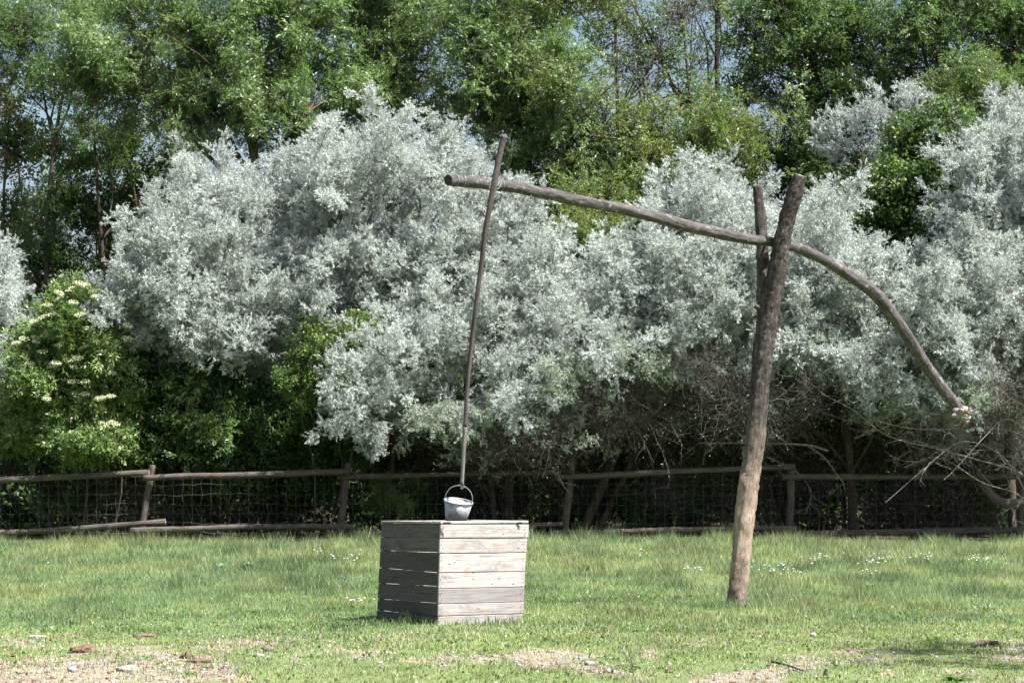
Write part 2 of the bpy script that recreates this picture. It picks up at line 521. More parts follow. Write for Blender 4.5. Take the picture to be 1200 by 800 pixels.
def wiggle(p0, d0, length, k, wob, rng=RNG, grav=0.0):
    """a wandering twig: k points from p0 along d0"""
    pts = [np.asarray(p0, float)]; d = np.asarray(d0, float) / np.linalg.norm(d0)
    for _ in range(k - 1):
        d = d + rng.normal(size=3) * wob + np.array([0, 0, grav])
        d /= np.linalg.norm(d)
        pts.append(pts[-1] + d * length / (k - 1))
    return np.array(pts)


# ------------------------------------------------------------------ boughs (shared meshes), base at the origin, growing along +Z
def silver_bough(seed, leafmat, n_side=16, n_shoot=9, per=19):
    g = np.random.default_rng(seed); A = Acc()
    ax = wiggle((0, 0, -0.15), (0, 0, 1), 0.95, 6, 0.10, g)
    A.tube(ax, np.linspace(0.012, 0.004, 6), 1)
    for i in range(n_side):
        u = (i + g.random()) / n_side
        p = ax[0] + (ax[-1] - ax[0]) * u
        d = rnd_dirs(1, (0, 0, 0.7), 0.75, g)[0]
        side = wiggle(p, d, 0.18 + 0.32 * g.random() * (1.1 - 0.5 * u), 4, 0.18, g)
        A.tube(side, np.linspace(0.005, 0.002, 4), 1)
        for s in range(n_shoot):
            k = g.random() ** 0.6 * 2.99; j = int(k)
            q = side[j] + (side[j + 1] - side[j]) * (k - j)
            sd = rnd_dirs(1, (side[-1] - side[0]) * 2.2 + np.array([0, 0, 0.35]), 0.6, g)[0]
            ln = 0.10 + 0.10 * g.random()
            t = g.random(per) ** 0.7
            base = q + sd * (t * ln)[:, None]
            D = rnd_dirs(per, (0, 0, 0), 0.55, g) * 0.8 + sd * 0.9
            tin = np.clip(0.5 * g.random() + 0.6 * g.random(per), 0, 1)
            A.leaves(base, D, 0.038 + 0.028 * g.random(per), 0.0085 + 0.004 * g.random(per), 0, tin, rng=g)
    return A.mesh('silver_bough', [leafmat, M['twig']])


def ash_bough(seed, leafmat, n=190, R=0.78, leaflets=9, ll=0.074, lw=0.024, droop=-0.35):
    g = np.random.default_rng(seed); A = Acc()
    for _ in range(7):
        side = wiggle((0, 0, -0.3), rnd_dirs(1, (0, 0, 1.1), 0.6, g)[0], R * 1.3, 5, 0.16, g)
        A.tube(side, np.linspace(0.014, 0.004, 5), 1)
        for _ in range(n // 7):
            k = 0.8 + g.random() ** 0.7 * 3.19; j = min(int(k), 3)
            q = side[j] + (side[j + 1] - side[j]) * (k - j) + g.normal(size=3) * 0.05
            d = rnd_dirs(1, (0, 0, droop * 0.4), 0.8, g)[0]
            rach = 0.18 + 0.12 * g.random()
            pr = np.cross(d, g.normal(size=3) * 0.5 + np.array([0, 0, 1])); pr /= np.linalg.norm(pr) + 1e-9
            t = np.linspace(0.25, 1, leaflets)
            sgn = np.where(np.arange(leaflets) % 2 == 0, 1, -1)[:, None]
            base = q + d * (t * rach)[:, None]
            D = d * 0.7 + pr * sgn * 0.9 + np.array([0, 0, droop]) * 0.6 + g.normal(size=(leaflets, 3)) * 0.15
            D[-1] = d + np.array([0, 0, droop])
            tin = np.clip(0.6 * g.random() + 0.4 * g.random(leaflets), 0, 1)
            A.leaves(base, D, ll * (0.8 + 0.4 * g.random(leaflets)), lw, 0, tin, up=(0, 0, 1.0), rng=g)
    return A.mesh('ash_bough', [leafmat, M['twig']])


def broad_bough(seed, leafmat, n=520, R=0.6, ll=0.075, lw=0.055, twigs=9, flat=0.8, woody=1.0):
    g = np.random.default_rng(seed); A = Acc()
    sides = []
    for _ in range(twigs):
        side = wiggle((0, 0, -0.25), rnd_dirs(1, (0, 0, 1.0), 0.65, g)[0], R * 1.35, 5, 0.2, g)
        A.tube(side, np.linspace(0.012 * woody, 0.003 * woody, 5), 1)
        sides.append(side)
    for side in sides:
        m = n // twigs
        k = 0.7 + g.random(m) ** 0.7 * 3.29; j = np.minimum(k.astype(int), 3)
        q = side[j] + (side[j + 1] - side[j]) * (k - j)[:, None] + g.normal(size=(m, 3)) * 0.07
        D = rnd_dirs(m, (0, 0, -0.1), 0.7, g)
        tin = np.clip(0.35 * g.random() + 0.65 * g.random(m), 0, 1)
        A.leaves(q, D, ll * (0.7 + 0.6 * g.random(m)), lw * (0.7 + 0.6 * g.random(m)), 0, tin, up=(0, 0, flat), rng=g)
    return A.mesh('leafy_bough', [leafmat, M['twig']])


def twig_bough(seed, mat, n=26, R=1.0, r=0.0055, leafmat=None, leaves=120, wob=0.22, sub=5):
    g = np.random.default_rng(seed); A = Acc()
    for _ in range(n):
        st = g.normal(size=3) * 0.15
        side = wiggle(st, rnd_dirs(1, (0, 0, 0.35), 0.9, g)[0], R * (0.5 + 0.8 * g.random()), 7, wob, g)
        A.tube(side, np.linspace(r * (0.8 + g.random()), r * 0.4, 7), 1)
        for _ in range(sub):
            j = g.integers(1, 6)
            tw = wiggle(side[j], side[j] - side[j - 1] + g.normal(size=3) * 0.12, R * (0.12 + 0.3 * g.random()), 4, wob * 1.4, g)
            A.tube(tw, np.linspace(r * 0.55, r * 0.3, 4), 1)
            if leafmat is not None:
                m = max(1, leaves // (n * sub))
                A.leaves(np.repeat(tw[-1:], m, 0) + g.normal(size=(m, 3)) * 0.05, rnd_dirs(m, rng=g), 0.045, 0.012, 0, rng=g)
    return A.mesh('twig_bough', [leafmat or mat, mat])


PROTO = {}


def protos(key, fn, n):
    PROTO[key] = [fn(s) for s in range(n)]


protos('silver', lambda s: silver_bough(100 + s, M['silver']), 6)
protos('silver_green', lambda s: silver_bough(120 + s, M['silver_green'], 13, 7, 12), 4)
protos('ash', lambda s: ash_bough(200 + s, M['ash']), 5)
protos('ash_yellow', lambda s: ash_bough(220 + s, M['ash_yellow'], 130), 4)
protos('ash_deep', lambda s: ash_bough(240 + s, M['deep'], 140), 4)
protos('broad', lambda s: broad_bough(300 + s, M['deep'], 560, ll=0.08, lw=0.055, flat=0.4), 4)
protos('bronze', lambda s: broad_bough(320 + s, M['brownish'], 260, ll=0.09, lw=0.06), 4)
protos('poplar', lambda s: broad_bough(340 + s, M['ash'], 300, 0.7, 0.07, 0.055, 8, 0.4), 4)
protos('elder', lambda s: ash_bough(400 + s, M['elder'], 130, 0.5, 7, 0.095, 0.04, -0.15), 5)
protos('bright', lambda s: broad_bough(420 + s, M['elder'], 420, 0.45, 0.08, 0.045), 4)
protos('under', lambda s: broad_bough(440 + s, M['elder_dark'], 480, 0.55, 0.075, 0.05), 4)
protos('twigs', lambda s: twig_bough(500 + s, M['twig'], leafmat=M['silver_green']), 5)
protos('deadtwigs', lambda s: twig_bough(520 + s, M['twig_pale'], 16, 1.1, 0.006, wob=0.2, sub=6), 4)


def umbel_mesh(seed):
    g = np.random.default_rng(seed); A = Acc()
    m = 90
    a = g.random(m) * 2 * np.pi; r = 0.085 * np.sqrt(g.random(m))
    q = np.stack([np.cos(a) * r, np.sin(a) * r, 0.06 - 1.5 * r * r + g.normal(size=m) * 0.004], 1)
    A.leaves(q, rnd_dirs(m, (0, 0, 0.2), 1, g), 0.018, 0.016, 0, up=(0, 0, 2), rng=g)
    for i in range(8):
        A.tube(np.array([(0, 0, -0.06), (q[i * 9][0], q[i * 9][1], q[i * 9][2] - 0.005)]), [0.002, 0.0015], 1)
    return A.mesh('flower_umbel', [M['umbel'], M['elder']])


UMBELS = [umbel_mesh(s) for s in range(3)]


def place_bough(root, me, pos, d, scale, name='leafy_bough'):
    o = bpy.data.objects.new(name, me)
    COL.objects.link(o)
    o.parent = root
    q = Vector(d).to_track_quat('Z', 'Y') @ Quaternion((0, 0, 1), RNG.random() * 6.283)
    o.rotation_mode = 'QUATERNION'
    o.rotation_quaternion = q
    o.location = Vector(pos) - root.location
    o.scale = (scale, scale, scale)
    return o


def tree(name, label, cat, base_px, Y, blobs, kinds, dens=5.5, scale=1.0, group=None, trunk_r=0.14,
         trunk_mat='trunk', up=0.45, limbs=True, depth=None, stems=1, blen=0.8, shell=0.35, name_part='leafy_bough', skip=0.0, slope=0.0):
    """a tree or shrub: trunk and limbs as one mesh, leafy boughs as parts
    blobs: (px, py, rx_px, ry_px[, dY[, kind]]) crown masses as seen in the photograph"""
    bx = P(base_px, 560, Y).x
    root = bpy.data.objects.new(name, None)
    COL.objects.link(root)
    root.location = (bx, Y, gz1(bx, Y) - 0.05)
    root['label'] = label; root['category'] = cat
    if group: root['group'] = group
    s = S(Y)
    A = Acc(); B0 = np.array(root.location)
    tops = []
    count = 0
    for b in blobs:
        px, py, rx, ry = b[:4]
        if name == 'silver_tree' and py < 335: py += 24
        dY = b[4] if len(b) > 4 and b[4] is not None else RNG.normal() * 0.3
        dY -= slope * (py - 260) / 200
        kk = b[5] if len(b) > 5 else kinds
        C = np.array(P(px, py, Y + dY))
        R = np.array([rx / s, (depth or (rx + ry) / 2 / s), ry / s])
        tops.append((C, R))
        area = math.pi * R[0] * R[2] + math.pi * R[1] * (R[0] + R[2]) * 0.5
        n = max(3, int(dens * area / (scale ** 2)))
        d = rnd_dirs(n)
        for k in range(n):
            if RNG.random() < skip: continue
            f = shell + (1 - shell) * RNG.random() ** 0.5
            pos = C + d[k] * (R * f) - d[k] * blen * 0.55 * scale * min(1, R.min())
            if pos[2] < 0.35 or (pos[1] < 46.9 and pos[2] < 1.95 and Y > 46.58): continue
            dirv = d[k] + np.array([0, 0, up]) + RNG.normal(size=3) * 0.22
            kind = kk if isinstance(kk, str) else kk[int(RNG.random() * len(kk))]
            me = PROTO[kind][int(RNG.random() * len(PROTO[kind]))]
            place_bough(root, me, pos, dirv, scale * (0.75 + 0.5 * RNG.random()), 'bare_twigs' if 'twigs' in kind else name_part)
            count += 1
    if limbs:
        tops_s = sorted(tops, key=lambda t: t[0][2])
        zmax = tops_s[-1][0]
        zc = min(t[0][2] for t in tops)
        for st in range(stems):
            off = RNG.normal(size=3) * 0.25 * (st > 0); off[2] = 0
            tgt = tops_s[-1 - (st % len(tops_s))][0]
            m1 = B0 + off + (tgt - B0) * 0.35 + RNG.normal(size=3) * [0.2, 0.2, 0]
            m2 = B0 + off + (tgt - B0) * 0.7 + RNG.normal(size=3) * [0.25, 0.25, 0]
            main = curve([B0 + off - [0, 0, 0.2], m1, m2, tgt], 14)
            rr = trunk_r / (1 + 0.35 * st)
            A.tube(main - B0, np.linspace(rr, rr * 0.25, 14), 0, 7, rough=0.15)
            for C, R in tops[st::stems]:
                i = int(np.argmin(np.linalg.norm(main[2:11] - C, axis=1) + np.abs(main[2:11, 2] - (C[2] - 0.25 * abs(C[0] - B0[0]) - 0.7)))) + 2
                a = main[max(1, i - 1)]
                dv = C - a
                br = curve([a, a + dv * 0.3 + RNG.normal(size=3) * 0.16 + [0, 0, 0.12], a + dv * 0.65 + RNG.normal(size=3) * 0.2 + [0, 0, 0.25], C + [0, 0, 0.3] + RNG.normal(size=3) * 0.2], 8)
                A.tube(br - B0, np.linspace(rr * 0.38, rr * 0.07, 8), 0, 5, rough=0.15)
                for _ in range(7):
                    q = br[RNG.integers(3, 8)]
                    e = C + rnd_dirs(1, (0, 0, 0.3), 0.8)[0] * R * 0.8
                    A.tube(curve([q, (q + e) / 2 + RNG.normal(size=3) * 0.1, e], 6) - B0, np.linspace(rr * 0.16, rr * 0.04, 6), 0, 4)
        me = A.mesh('trunk', [M[trunk_mat]])
        link('trunk', me, root)
    root['_n'] = count
    return root


# ------------------------------------------------------------------ the ground
def bare_at(x, y):
    """how worn the turf is (0 lush .. 1 bare), mostly in the foreground"""
    f = np.clip((24.4 - y) / 3.4, 0, 1)
    l = 0.5 * fbm(x, y * 0.45, 0.9, 3.0) + 0.5 * fbm(x, y * 0.4, 0.22, 13.0)
    v = f * (0.14 + 3.2 * (l - 0.49)) + 0.32 * f * np.clip((-x - 0.6) / 2.5, -0.25, 1)
    v = v + 0.30 * (fbm(x, y * 0.5, 0.8, 21.0) > 0.70) * np.clip((31 - y) / 6, 0, 1)
    return np.clip(v, 0, 1)


def make_ground():
    xs = np.concatenate([-np.geomspace(900, 15, 16), np.concatenate([np.arange(-14, -6, 0.16), np.arange(-6, 6, 0.07), np.arange(6, 14.01, 0.16)]), np.geomspace(15, 900, 16)])
    ys = np.concatenate([[-60, -20, 0, 8, 12], np.concatenate([np.arange(14, 26, 0.11), np.arange(26, 48, 0.16)]), np.geomspace(48.5, 1200, 26)])
    X, Y = np.meshgrid(xs, ys)
    Z = gz(X, Y)
    v = np.stack([X, Y, Z], -1).reshape(-1, 3)
    w, h = len(xs), len(ys)
    i = np.arange(h - 1)[:, None] * w + np.arange(w - 1)[None, :]
    q = np.stack([i, i + 1, i + w + 1, i + w], -1).reshape(-1, 4)
    me = mesh_np('ground', v, quads=q, mats=[M['ground']], smooth=True)
    a = me.attributes.new('bare', 'FLOAT', 'POINT')
    a.data.foreach_set('value', bare_at(X, Y).ravel().astype(np.float32))
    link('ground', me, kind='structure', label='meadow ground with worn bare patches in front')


make_ground()

# box footprint (for keeping grass out of it)
BF = P(515, 731, 25.0); BL = P(443, 728, 25.8); BR = P(614, 729, 25.55)
BB = BL + BR - BF


def in_box(x, y, m=0.0):
    e1 = np.array([BR.x - BF.x, BR.y - BF.y]); e2 = np.array([BL.x - BF.x, BL.y - BF.y])
    det = e1[0] * e2[1] - e1[1] * e2[0]
    dx, dy = x - BF.x, y - BF.y
    a = (dx * e2[1] - dy * e2[0]) / det; b = (e1[0] * dy - e1[1] * dx) / det
    return (a > -m) & (a < 1 + m) & (b > -m) & (b < 1 + m)


def make_grass():
    V, Q, T, C = [], [], [], []
    nv = 0

    def zone(n, y0, y1, h0, h1, w0, seg, power=1.0):
        nonlocal nv
        u = RNG.random(n * 2)
        y = np.sqrt(y0 ** 2 + u * (y1 ** 2 - y0 ** 2))
        x = (RNG.random(n * 2) * 2 - 1) * (y * 0.198 + 1.6)
        b = bare_at(x, y)
        clump = fbm(x, y, 0.35, 5.0)
        keep = (RNG.random(n * 2) < np.clip(1.1 - 0.8 * b, 0.38, 1) * (0.45 + 0.9 * clump)) & ~in_box(x, y, 0.015)
        edge = y < 45.7 + 0.9 * (fbm(x, y * 0.2, 1.1, 31.0) - 0.5) * 2
        keep &= edge
        x, y, b = x[keep][:n], y[keep][:n], b[keep][:n]
        n = len(x)
        big = fbm(x, y * 0.6, 1.8, 2.0)
        small = np.clip(0.5 + 1.9 * (fbm(x, y, 0.30, 8.0) - 0.5), 0, 1.4)
        mott = np.clip(0.5 + 2.2 * (fbm(x, y * 0.35, 0.5, 61.0) - 0.5), 0, 1)[:, None]
        lush = np.clip((y - 24.0) / 9.0, 0, 1) * 0.55 + 0.55 * np.clip((big - 0.40) * 3, 0, 1) * np.clip((y - 20) / 5, 0.15, 1)
        lush = np.clip(lush, 0, 1)
        h = (h0 + (h1 - h0) * lush) * (0.45 + 1.0 * RNG.random(n)) * (0.6 + 0.8 * small)
        far = np.clip((y - 42) / 3.2, 0, 1)
        h = h * (1 + 0.35 * far * RNG.random(n))
        tuft = np.clip((fbm(x, y, 0.45, 71.0) - 0.56) * 6, 0, 1)
        h = h * (1 + 1.2 * tuft * np.clip((y - 22) / 6, 0.2, 1)) * np.where(in_box(x, y, 0.16), 1.9, 1)
        stalk = (RNG.random(n) < 0.008 * np.clip((y - 30) / 10, 0, 1) + 0.02 * (y > 44.3))
        h = np.where(stalk, h * 1.4 + 0.06, h)
        ang = RNG.random(n) * 2 * np.pi
        lean = (0.25 + 0.55 * RNG.random(n)) * h
        lx, ly = np.cos(ang) * lean, np.sin(ang) * lean
        wa = RNG.random(n) * np.pi
        w = w0 * (0.6 + 0.8 * RNG.random(n)) * (1 + 0.02 * (y - y0)) * np.where(stalk, 0.6, 1)
        wx, wy = np.cos(wa) * w / 2, np.sin(wa) * w / 2
        z = gz(x, y) - 0.004
        # colour of each blade: fresh green, bluish green, yellow-green, straw
        g1 = np.array([0.16, 0.235, 0.085]); g2 = np.array([0.13, 0.205, 0.11]); g3 = np.array([0.26, 0.30, 0.125]); st = np.array([0.46, 0.42, 0.25])
        t = RNG.random(n)[:, None]; bl = fbm(x, y, 1.3, 12.0)[:, None]
        c = g1 * t + g2 * (1 - t)
        yl = np.clip((bl - 0.45) * 3 + 0.35 * RNG.random(n)[:, None] + 0.55 * np.clip((25.5 - y) / 4, 0, 1)[:, None], 0, 1)
        c = c * (1 - yl) + g3 * yl
        dry = (RNG.random(n) < 0.07 + 0.55 * b + 0.16 * np.clip((24.5 - y) / 4, 0, 1)) | stalk
        c = np.where(dry[:, None], st * (0.55 + 0.6 * RNG.random(n)[:, None]), c)
        c = c * (0.6 + 0.8 * RNG.random(n)[:, None])
        c = c * (0.78 + 0.42 * mott) * (1 - 0.22 * tuft[:, None])
        base = np.stack([x, y, z], 1); W = np.stack([wx, wy, 0 * wx], 1)
        tip = np.stack([x + lx, y + ly, z + h * 0.95], 1)
        if seg:
            mid = np.stack([x + lx * 0.35, y + ly * 0.35, z + h * 0.62], 1)
            v = np.stack([base - W, base + W, mid + W * 0.8, mid - W * 0.8, tip], 1).reshape(-1, 3)
            i = nv + np.arange(n)[:, None] * 5
            Q.append(i + np.array([[0, 1, 2, 3]])); T.append(i + np.array([[3, 2, 4]]))
            C.append(np.repeat(c, 5, 0)); nv += n * 5
        else:
            v = np.stack([base - W, base + W, tip], 1).reshape(-1, 3)
            i = nv + np.arange(n)[:, None] * 3
            T.append(i + np.array([[0, 1, 2]])); C.append(np.repeat(c, 3, 0)); nv += n * 3
        V.append(v)
    zone(150000, 16.0, 27.0, 0.022, 0.060, 0.0055, True)
    zone(240000, 27.0, 38.0, 0.022, 0.075, 0.0065, False)
    zone(200000, 38.0, 46.4, 0.032, 0.095, 0.0085, False)
    me = mesh_np('grass', np.concatenate(V), quads=np.concatenate(Q), tris=np.concatenate(T), mats=[M['blade']], shade=np.concatenate(C))
    link('grass', me, kind='stuff', label='short meadow grass growing taller towards the fence', cat='grass')


make_grass()


def make_clover():
    """low broad-leaved herbs in the short turf"""
    n = 26000
    y = np.sqrt(16.5 ** 2 + RNG.random(n) * (34.0 ** 2 - 16.5 ** 2)); x = (RNG.random(n) * 2 - 1) * (y * 0.198 + 1.3)
    k = (fbm(x, y, 0.7, 44.0) > 0.47) & ~in_box(x, y, 0.03) & (RNG.random(n) > bare_at(x, y) * 1.2)
    x, y = x[k], y[k]; n = len(x)
    A = Acc()
    g_ = RNG
    wx, wy = [], []
    for _ in range(420):          # broad-leaved rosettes
        yc = 17.5 + 26 * g_.random(); xc = (g_.random() * 2 - 1) * (yc * .198 + .8); m_ = 14
        if in_box(xc, yc, .2): continue
        a_ = g_.random(m_) * 6.283
        A.leaves(np.repeat([[xc, yc, gz1(xc, yc) + .008]], m_, 0) + g_.normal(size=(m_, 3)) * [.03, .06, .004], np.stack([np.cos(a_), np.sin(a_), .1 + .9 * g_.random(m_)], 1), .022 + .03 * g_.random(m_), .012 + .008 * g_.random(m_), 0, up=(0, 0, 1))
    p = np.stack([x, y, gz(x, y) + 0.012 + 0.02 * RNG.random(n)], 1)
    A.leaves(p, rnd_dirs(n, (0, 0, 0.35), 0.8), 0.018 + 0.022 * RNG.random(n), 0.014 + 0.012 * RNG.random(n), 0, up=(0, 0, 1))
    me = A.mesh('clover', [M['elder'], M['thistle']])
    link('clover', me, kind='stuff', label='low clover and herb leaves in the turf', cat='ground cover')


make_clover()


def make_daisies():
    A = Acc(); g = RNG
    pts = []
    cl = [(1015, 652, 45, 5, 60), (960, 655, 12, 4, 25), (905, 668, 28, 4, 30), (1030, 660, 18, 3, 26), (1085, 655, 30, 3, 28), (1155, 657, 18, 3, 26), (808, 668, 12, 4, 20),
          (925, 673, 22, 3, 24), (402, 655, 16, 2.5, 26), (930, 700, 10, 3, 8), (900, 698, 12, 3, 8), (1015, 676, 10, 3, 8), (370, 648, 8, 3, 8), (750, 650, 12, 3, 12), (50, 660, 8, 2, 6),
          (700, 670, 480, 25, 16), (412, 703, 9, 1.5, 14), (690, 697, 4, 2, 5)]
    for cx, cy, sx, sy, n in cl:
        for _ in range(int(n * .6)):
            px, py = cx + g.normal() * sx * 0.6, cy + g.normal() * sy * 0.6
            if sx > 100: px, py = cx + (g.random() * 2 - 1) * sx, cy + (g.random() * 2 - 1) * sy
            lo, hi = 17.0, 45.0
            for _k in range(30):       # where the line of sight meets the ground
                mid = (lo + hi) / 2; w = P(px, py, mid)
                if w.z - 0.06 > gz1(w.x, mid): lo = mid
                else: hi = mid
            w = P(px, py, lo)
            if in_box(w.x, w.y, 0.1): continue
            pts.append((w.x, w.y, gz1(w.x, w.y)))
    for x, y, z in pts:
        h = 0.04 + 0.05 * g.random() + 0.04 * (y > 34)
        A.tube(np.array([(x, y, z), (x + 0.01, y, z + h)]), [0.0015, 0.0012], 1)
        a = np.arange(6) / 6 * 2 * np.pi + g.random()
        tl = g.normal(size=3) * 0.3 + np.array([0, -0.7, 1.0])
        D = np.stack([np.cos(a), np.sin(a), 0.25 + 0 * a], 1)
        A.leaves(np.repeat([[x + 0.01, y, z + h]], 6, 0), D, 0.013, 0.012, 0, up=tl)
    me = A.mesh('daisies', [M['petal'], M['blade']])
    link('daisies', me, kind='stuff', label='tiny white daisies scattered through the grass', cat='wildflowers')


make_daisies()


def ground_hit(px, py, dz=0.0):
    lo, hi = 16.0, 46.0
    for _ in range(30):
        mid = (lo + hi) / 2; w = P(px, py, mid)
        if w.z - dz > gz1(w.x, mid): lo = mid
        else: hi = mid
    return Vector((w.x, lo, gz1(w.x, lo)))


# ------------------------------------------------------------------ tube solid with caps and knots (logs)
def log_mesh(name, pts, radii, mat, endmat=None, sides=20, n=90, rough=0.06, knots=(), seed=0, origin=(0, 0, 0), bumps=0.05):
    g = np.random.default_rng(seed)
    line = curve(pts, n) - np.array(origin)
    rr = np.interp(np.linspace(0, 1, n), np.linspace(0, 1, len(radii)), radii)
    T = np.gradient(line, axis=0); T /= np.linalg.norm(T, axis=1, keepdims=True)
    ref = np.array([0.0, 1, 0]) if abs(T[n // 2][1]) < 0.9 else np.array([1.0, 0, 0])
    A_ = np.cross(T, ref); A_ /= np.linalg.norm(A_, axis=1, keepdims=True); B_ = np.cross(T, A_)
    ang = np.arange(sides) / sides * 2 * np.pi
    # lumpy radius: smooth noise along and around
    ln = np.linalg.norm(np.diff(line, axis=0), axis=1).sum()
    u = np.linspace(0, ln, n)[:, None]
    ca, sa = np.cos(ang)[None], np.sin(ang)[None]
    f = (1 + bumps * 2 * (vnoise(u * 4 + 3 * ca, 3 * sa + 0 * u, 1.0, seed) - 0.5) + rough * (g.random((n, sides)) - 0.5)
         + bumps * 1.6 * (vnoise(u * 1.1 + 0 * ca, 0 * u + seed + 0 * sa, 1.0, seed + 5) - 0.5))
    for (ku, ka, kh, kw) in knots:
        f = f + kh * np.exp(-(((u / ln - ku) * ln / kw) ** 2) - ((np.cos(ang[None] - ka) - 1) * 2.2 / kw * 0.25) ** 2)
    v = line[:, None] + (rr[:, None] * f)[..., None] * (ca.T[None] * A_[:, None] + sa.T[None] * B_[:, None])
    v = v.reshape(-1, 3)
    i = np.arange(n - 1)[:, None] * sides; j = np.arange(sides)[None]; j2 = (j + 1) % sides
    q = np.stack([i + j, i + j2, i + sides + j2, i + sides + j], -1).reshape(-1, 4)
    v = np.vstack([v, line[0] - T[0] * rr[0] * 0.05, line[-1] + T[-1] * rr[-1] * 0.15])
    c0, c1 = n * sides, n * sides + 1; b = (n - 1) * sides
    t = [[c0, (k + 1) % sides, k] for k in range(sides)] + [[c1, b + k, b + (k + 1) % sides] for k in range(sides)]
    midx = [0] * len(q) + [1] * len(t)
    me = mesh_np(name, v, quads=q, tris=t, mats=[mat, endmat or mat], midx=midx)
    lg = np.zeros((len(v), 3), np.float32)
    lg[:n * sides] = np.stack([np.repeat(rr[:, None], sides, 1) * ca, np.repeat(rr[:, None], sides, 1) * sa, np.repeat(u, sides, 1) + seed], -1).reshape(-1, 3)
    lg[n * sides:] = [[0, 0, seed], [0, 0, ln + seed]]
    at = me.attributes.new('lg', 'FLOAT_VECTOR', 'POINT'); at.data.foreach_set('vector', lg.ravel())
    sm = np.ones(len(me.polygons), bool); sm[len(q):] = False
    me.polygons.foreach_set('use_smooth', sm)
    return me


def pix_line(rows):
    """rows of (px, py, width_px, Y) -> points and radii"""
    return [np.array(P(px, py, Y)) for px, py, w, Y in rows], [w / 2 / S(Y) for px, py, w, Y in rows]


# ------------------------------------------------------------------ forked post
def empty(name, loc, label, cat, group=None):
    e = bpy.data.objects.new(name, None); COL.objects.link(e)
    e.location = loc; e['label'] = label; e['category'] = cat
    if group: e['group'] = group
    return e


YP = 28.8
pb = P(863, 708, YP)
fork = empty('forked_post', (pb.x, pb.y, gz1(pb.x, pb.y)), 'tall forked tree trunk set in the grass as the post carrying the sweep beam', 'post')
O = fork.location
pts, rad = pix_line([(862, 716, 26, YP), (863, 705, 24, YP), (867, 660, 23, YP), (873, 600, 23, YP), (881, 545, 22, YP), (888, 490, 22, YP), (892, 440, 23, YP),
                     (896, 400, 24, YP), (902, 360, 24, YP - .02), (910, 320, 21, YP - .07), (916, 285, 19, YP - .12), (923, 255, 18.5, YP - .16), (931, 228, 19, YP - .2), (938, 206, 15, YP - .22)])
kn = [(0.11, 1.0, 0.16, 0.045), (0.16, 2.2, 0.22, 0.04), (0.19, 4.4, 0.2, 0.04), (0.215, 1.4, 0.2, 0.04), (0.25, 4.9, 0.24, 0.04), (0.28, 0.6, 0.2, 0.045), (0.31, 4.2, 0.2, 0.04), (0.36, 2.6, 0.1, 0.05), (0.71, 3.3, 0.30, 0.05), (0.85, 0.2, 0.2, 0.06), (0.9, 4, 0.2, 0.05), (0.5, 1.5, .12, .05)]
link('trunk', log_mesh('trunk', pts, rad, M['post'], M['cut'], 28, 190, 0.16, kn, 3, O, 0.10), fork)
pts, rad = pix_line([(895, 378, 15, YP + .05), (895, 350, 17, YP + .1), (894, 315, 14.5, YP + .16), (893, 285, 13, YP + .2), (891, 255, 13.5, YP + .22), (888, 218, 12.5, YP + .24)])
link('prong', log_mesh('prong', pts, rad, M['post'], M['cut'], 18, 60, 0.12, [(0.5, 0.4, .2, .05), (0.8, 3, .15, .05)], 8, O, 0.09), fork)
# stub of a lopped twig on the left of the trunk
pts, rad = pix_line([(894, 362, 8, YP - .03), (888, 360, 7, YP - .05), (885, 358, 6, YP - .05)])
link('branch_stub', log_mesh('branch_stub', pts, rad, M['post'], M['cut'], 10, 8, 0.1, (), 9, O), fork)
# iron pin the beam swings on
a, b = P(888, 287, YP + .30), P(921, 280, YP - .28)
link('pivot_pin', log_mesh('pivot_pin', [np.array(a), np.array(b)], [0.012, 0.012], M['iron'], M['iron'], 10, 4, 0, (), 1, O, 0), fork)

# ------------------------------------------------------------------ sweep beam
prof = [(525, 211, 13.5), (545, 212.5, 13), (570, 215.5, 12.5), (600, 219, 13), (625, 224, 13.5), (655, 230, 13.5), (690, 237.5, 13), (730, 245, 13), (770, 255, 13), (810, 266, 13),
        (850, 275, 13), (880, 280.5, 12.5), (905, 283.5, 12), (930, 289, 12.5), (955, 299, 12.5), (980, 313, 13), (1005, 329, 13.5), (1025, 344, 14.5), (1040, 361, 15), (1060, 389, 14.5),
        (1080, 420, 14), (1100, 449, 14), (1118, 473, 14), (1130, 488, 13)]


def beamY(px):
    return 25.55 + (px - 525) / (908 - 525) * (28.84 - 25.55) if px < 908 else 28.84 + (px - 908) / 220 * 1.5


rows = [(a, b, c, beamY(a)) for a, b, c in prof]
pts, rad = pix_line(rows)
beam = empty('sweep_beam', Vector(pts[12]), 'long bent log lying in the fork as the balance beam of the draw well', 'beam')
kn = [(0.03, 2.0, .1, .05), (0.2, 5.0, .28, .045), (0.215, 1.5, .18, .05), (0.43, 4.6, .2, .04), (0.5, 4.6, .22, .04), (0.66, 4.6, .2, .05), (0.74, 4.8, .2, .05), (0.83, 1, .12, .06)]
link('log', log_mesh('log', pts, rad, M['beam'], M['iron'], 22, 260, 0.15, kn, 21, beam.location, 0.10), beam)


def ring(name, px, Y, rr, tube, mat, parent, seg=22, tilt=(0, 0, 0), axis=None, loc=None):
    c = np.array(loc if loc is not None else P(px, 0, Y))
    ax = np.array(axis, float); ax /= np.linalg.norm(ax)
    u = np.cross(ax, [0, 0, 1.0]); u /= np.linalg.norm(u); w = np.cross(ax, u)
    t = np.linspace(0, 2 * np.pi, seg)
    p = c + rr * (np.cos(t)[:, None] * u + np.sin(t)[:, None] * w)
    A = Acc(); A.tube(p - np.array(parent.location), tube, 0, 6)
    return link(name, A.mesh(name, [mat], True), parent)


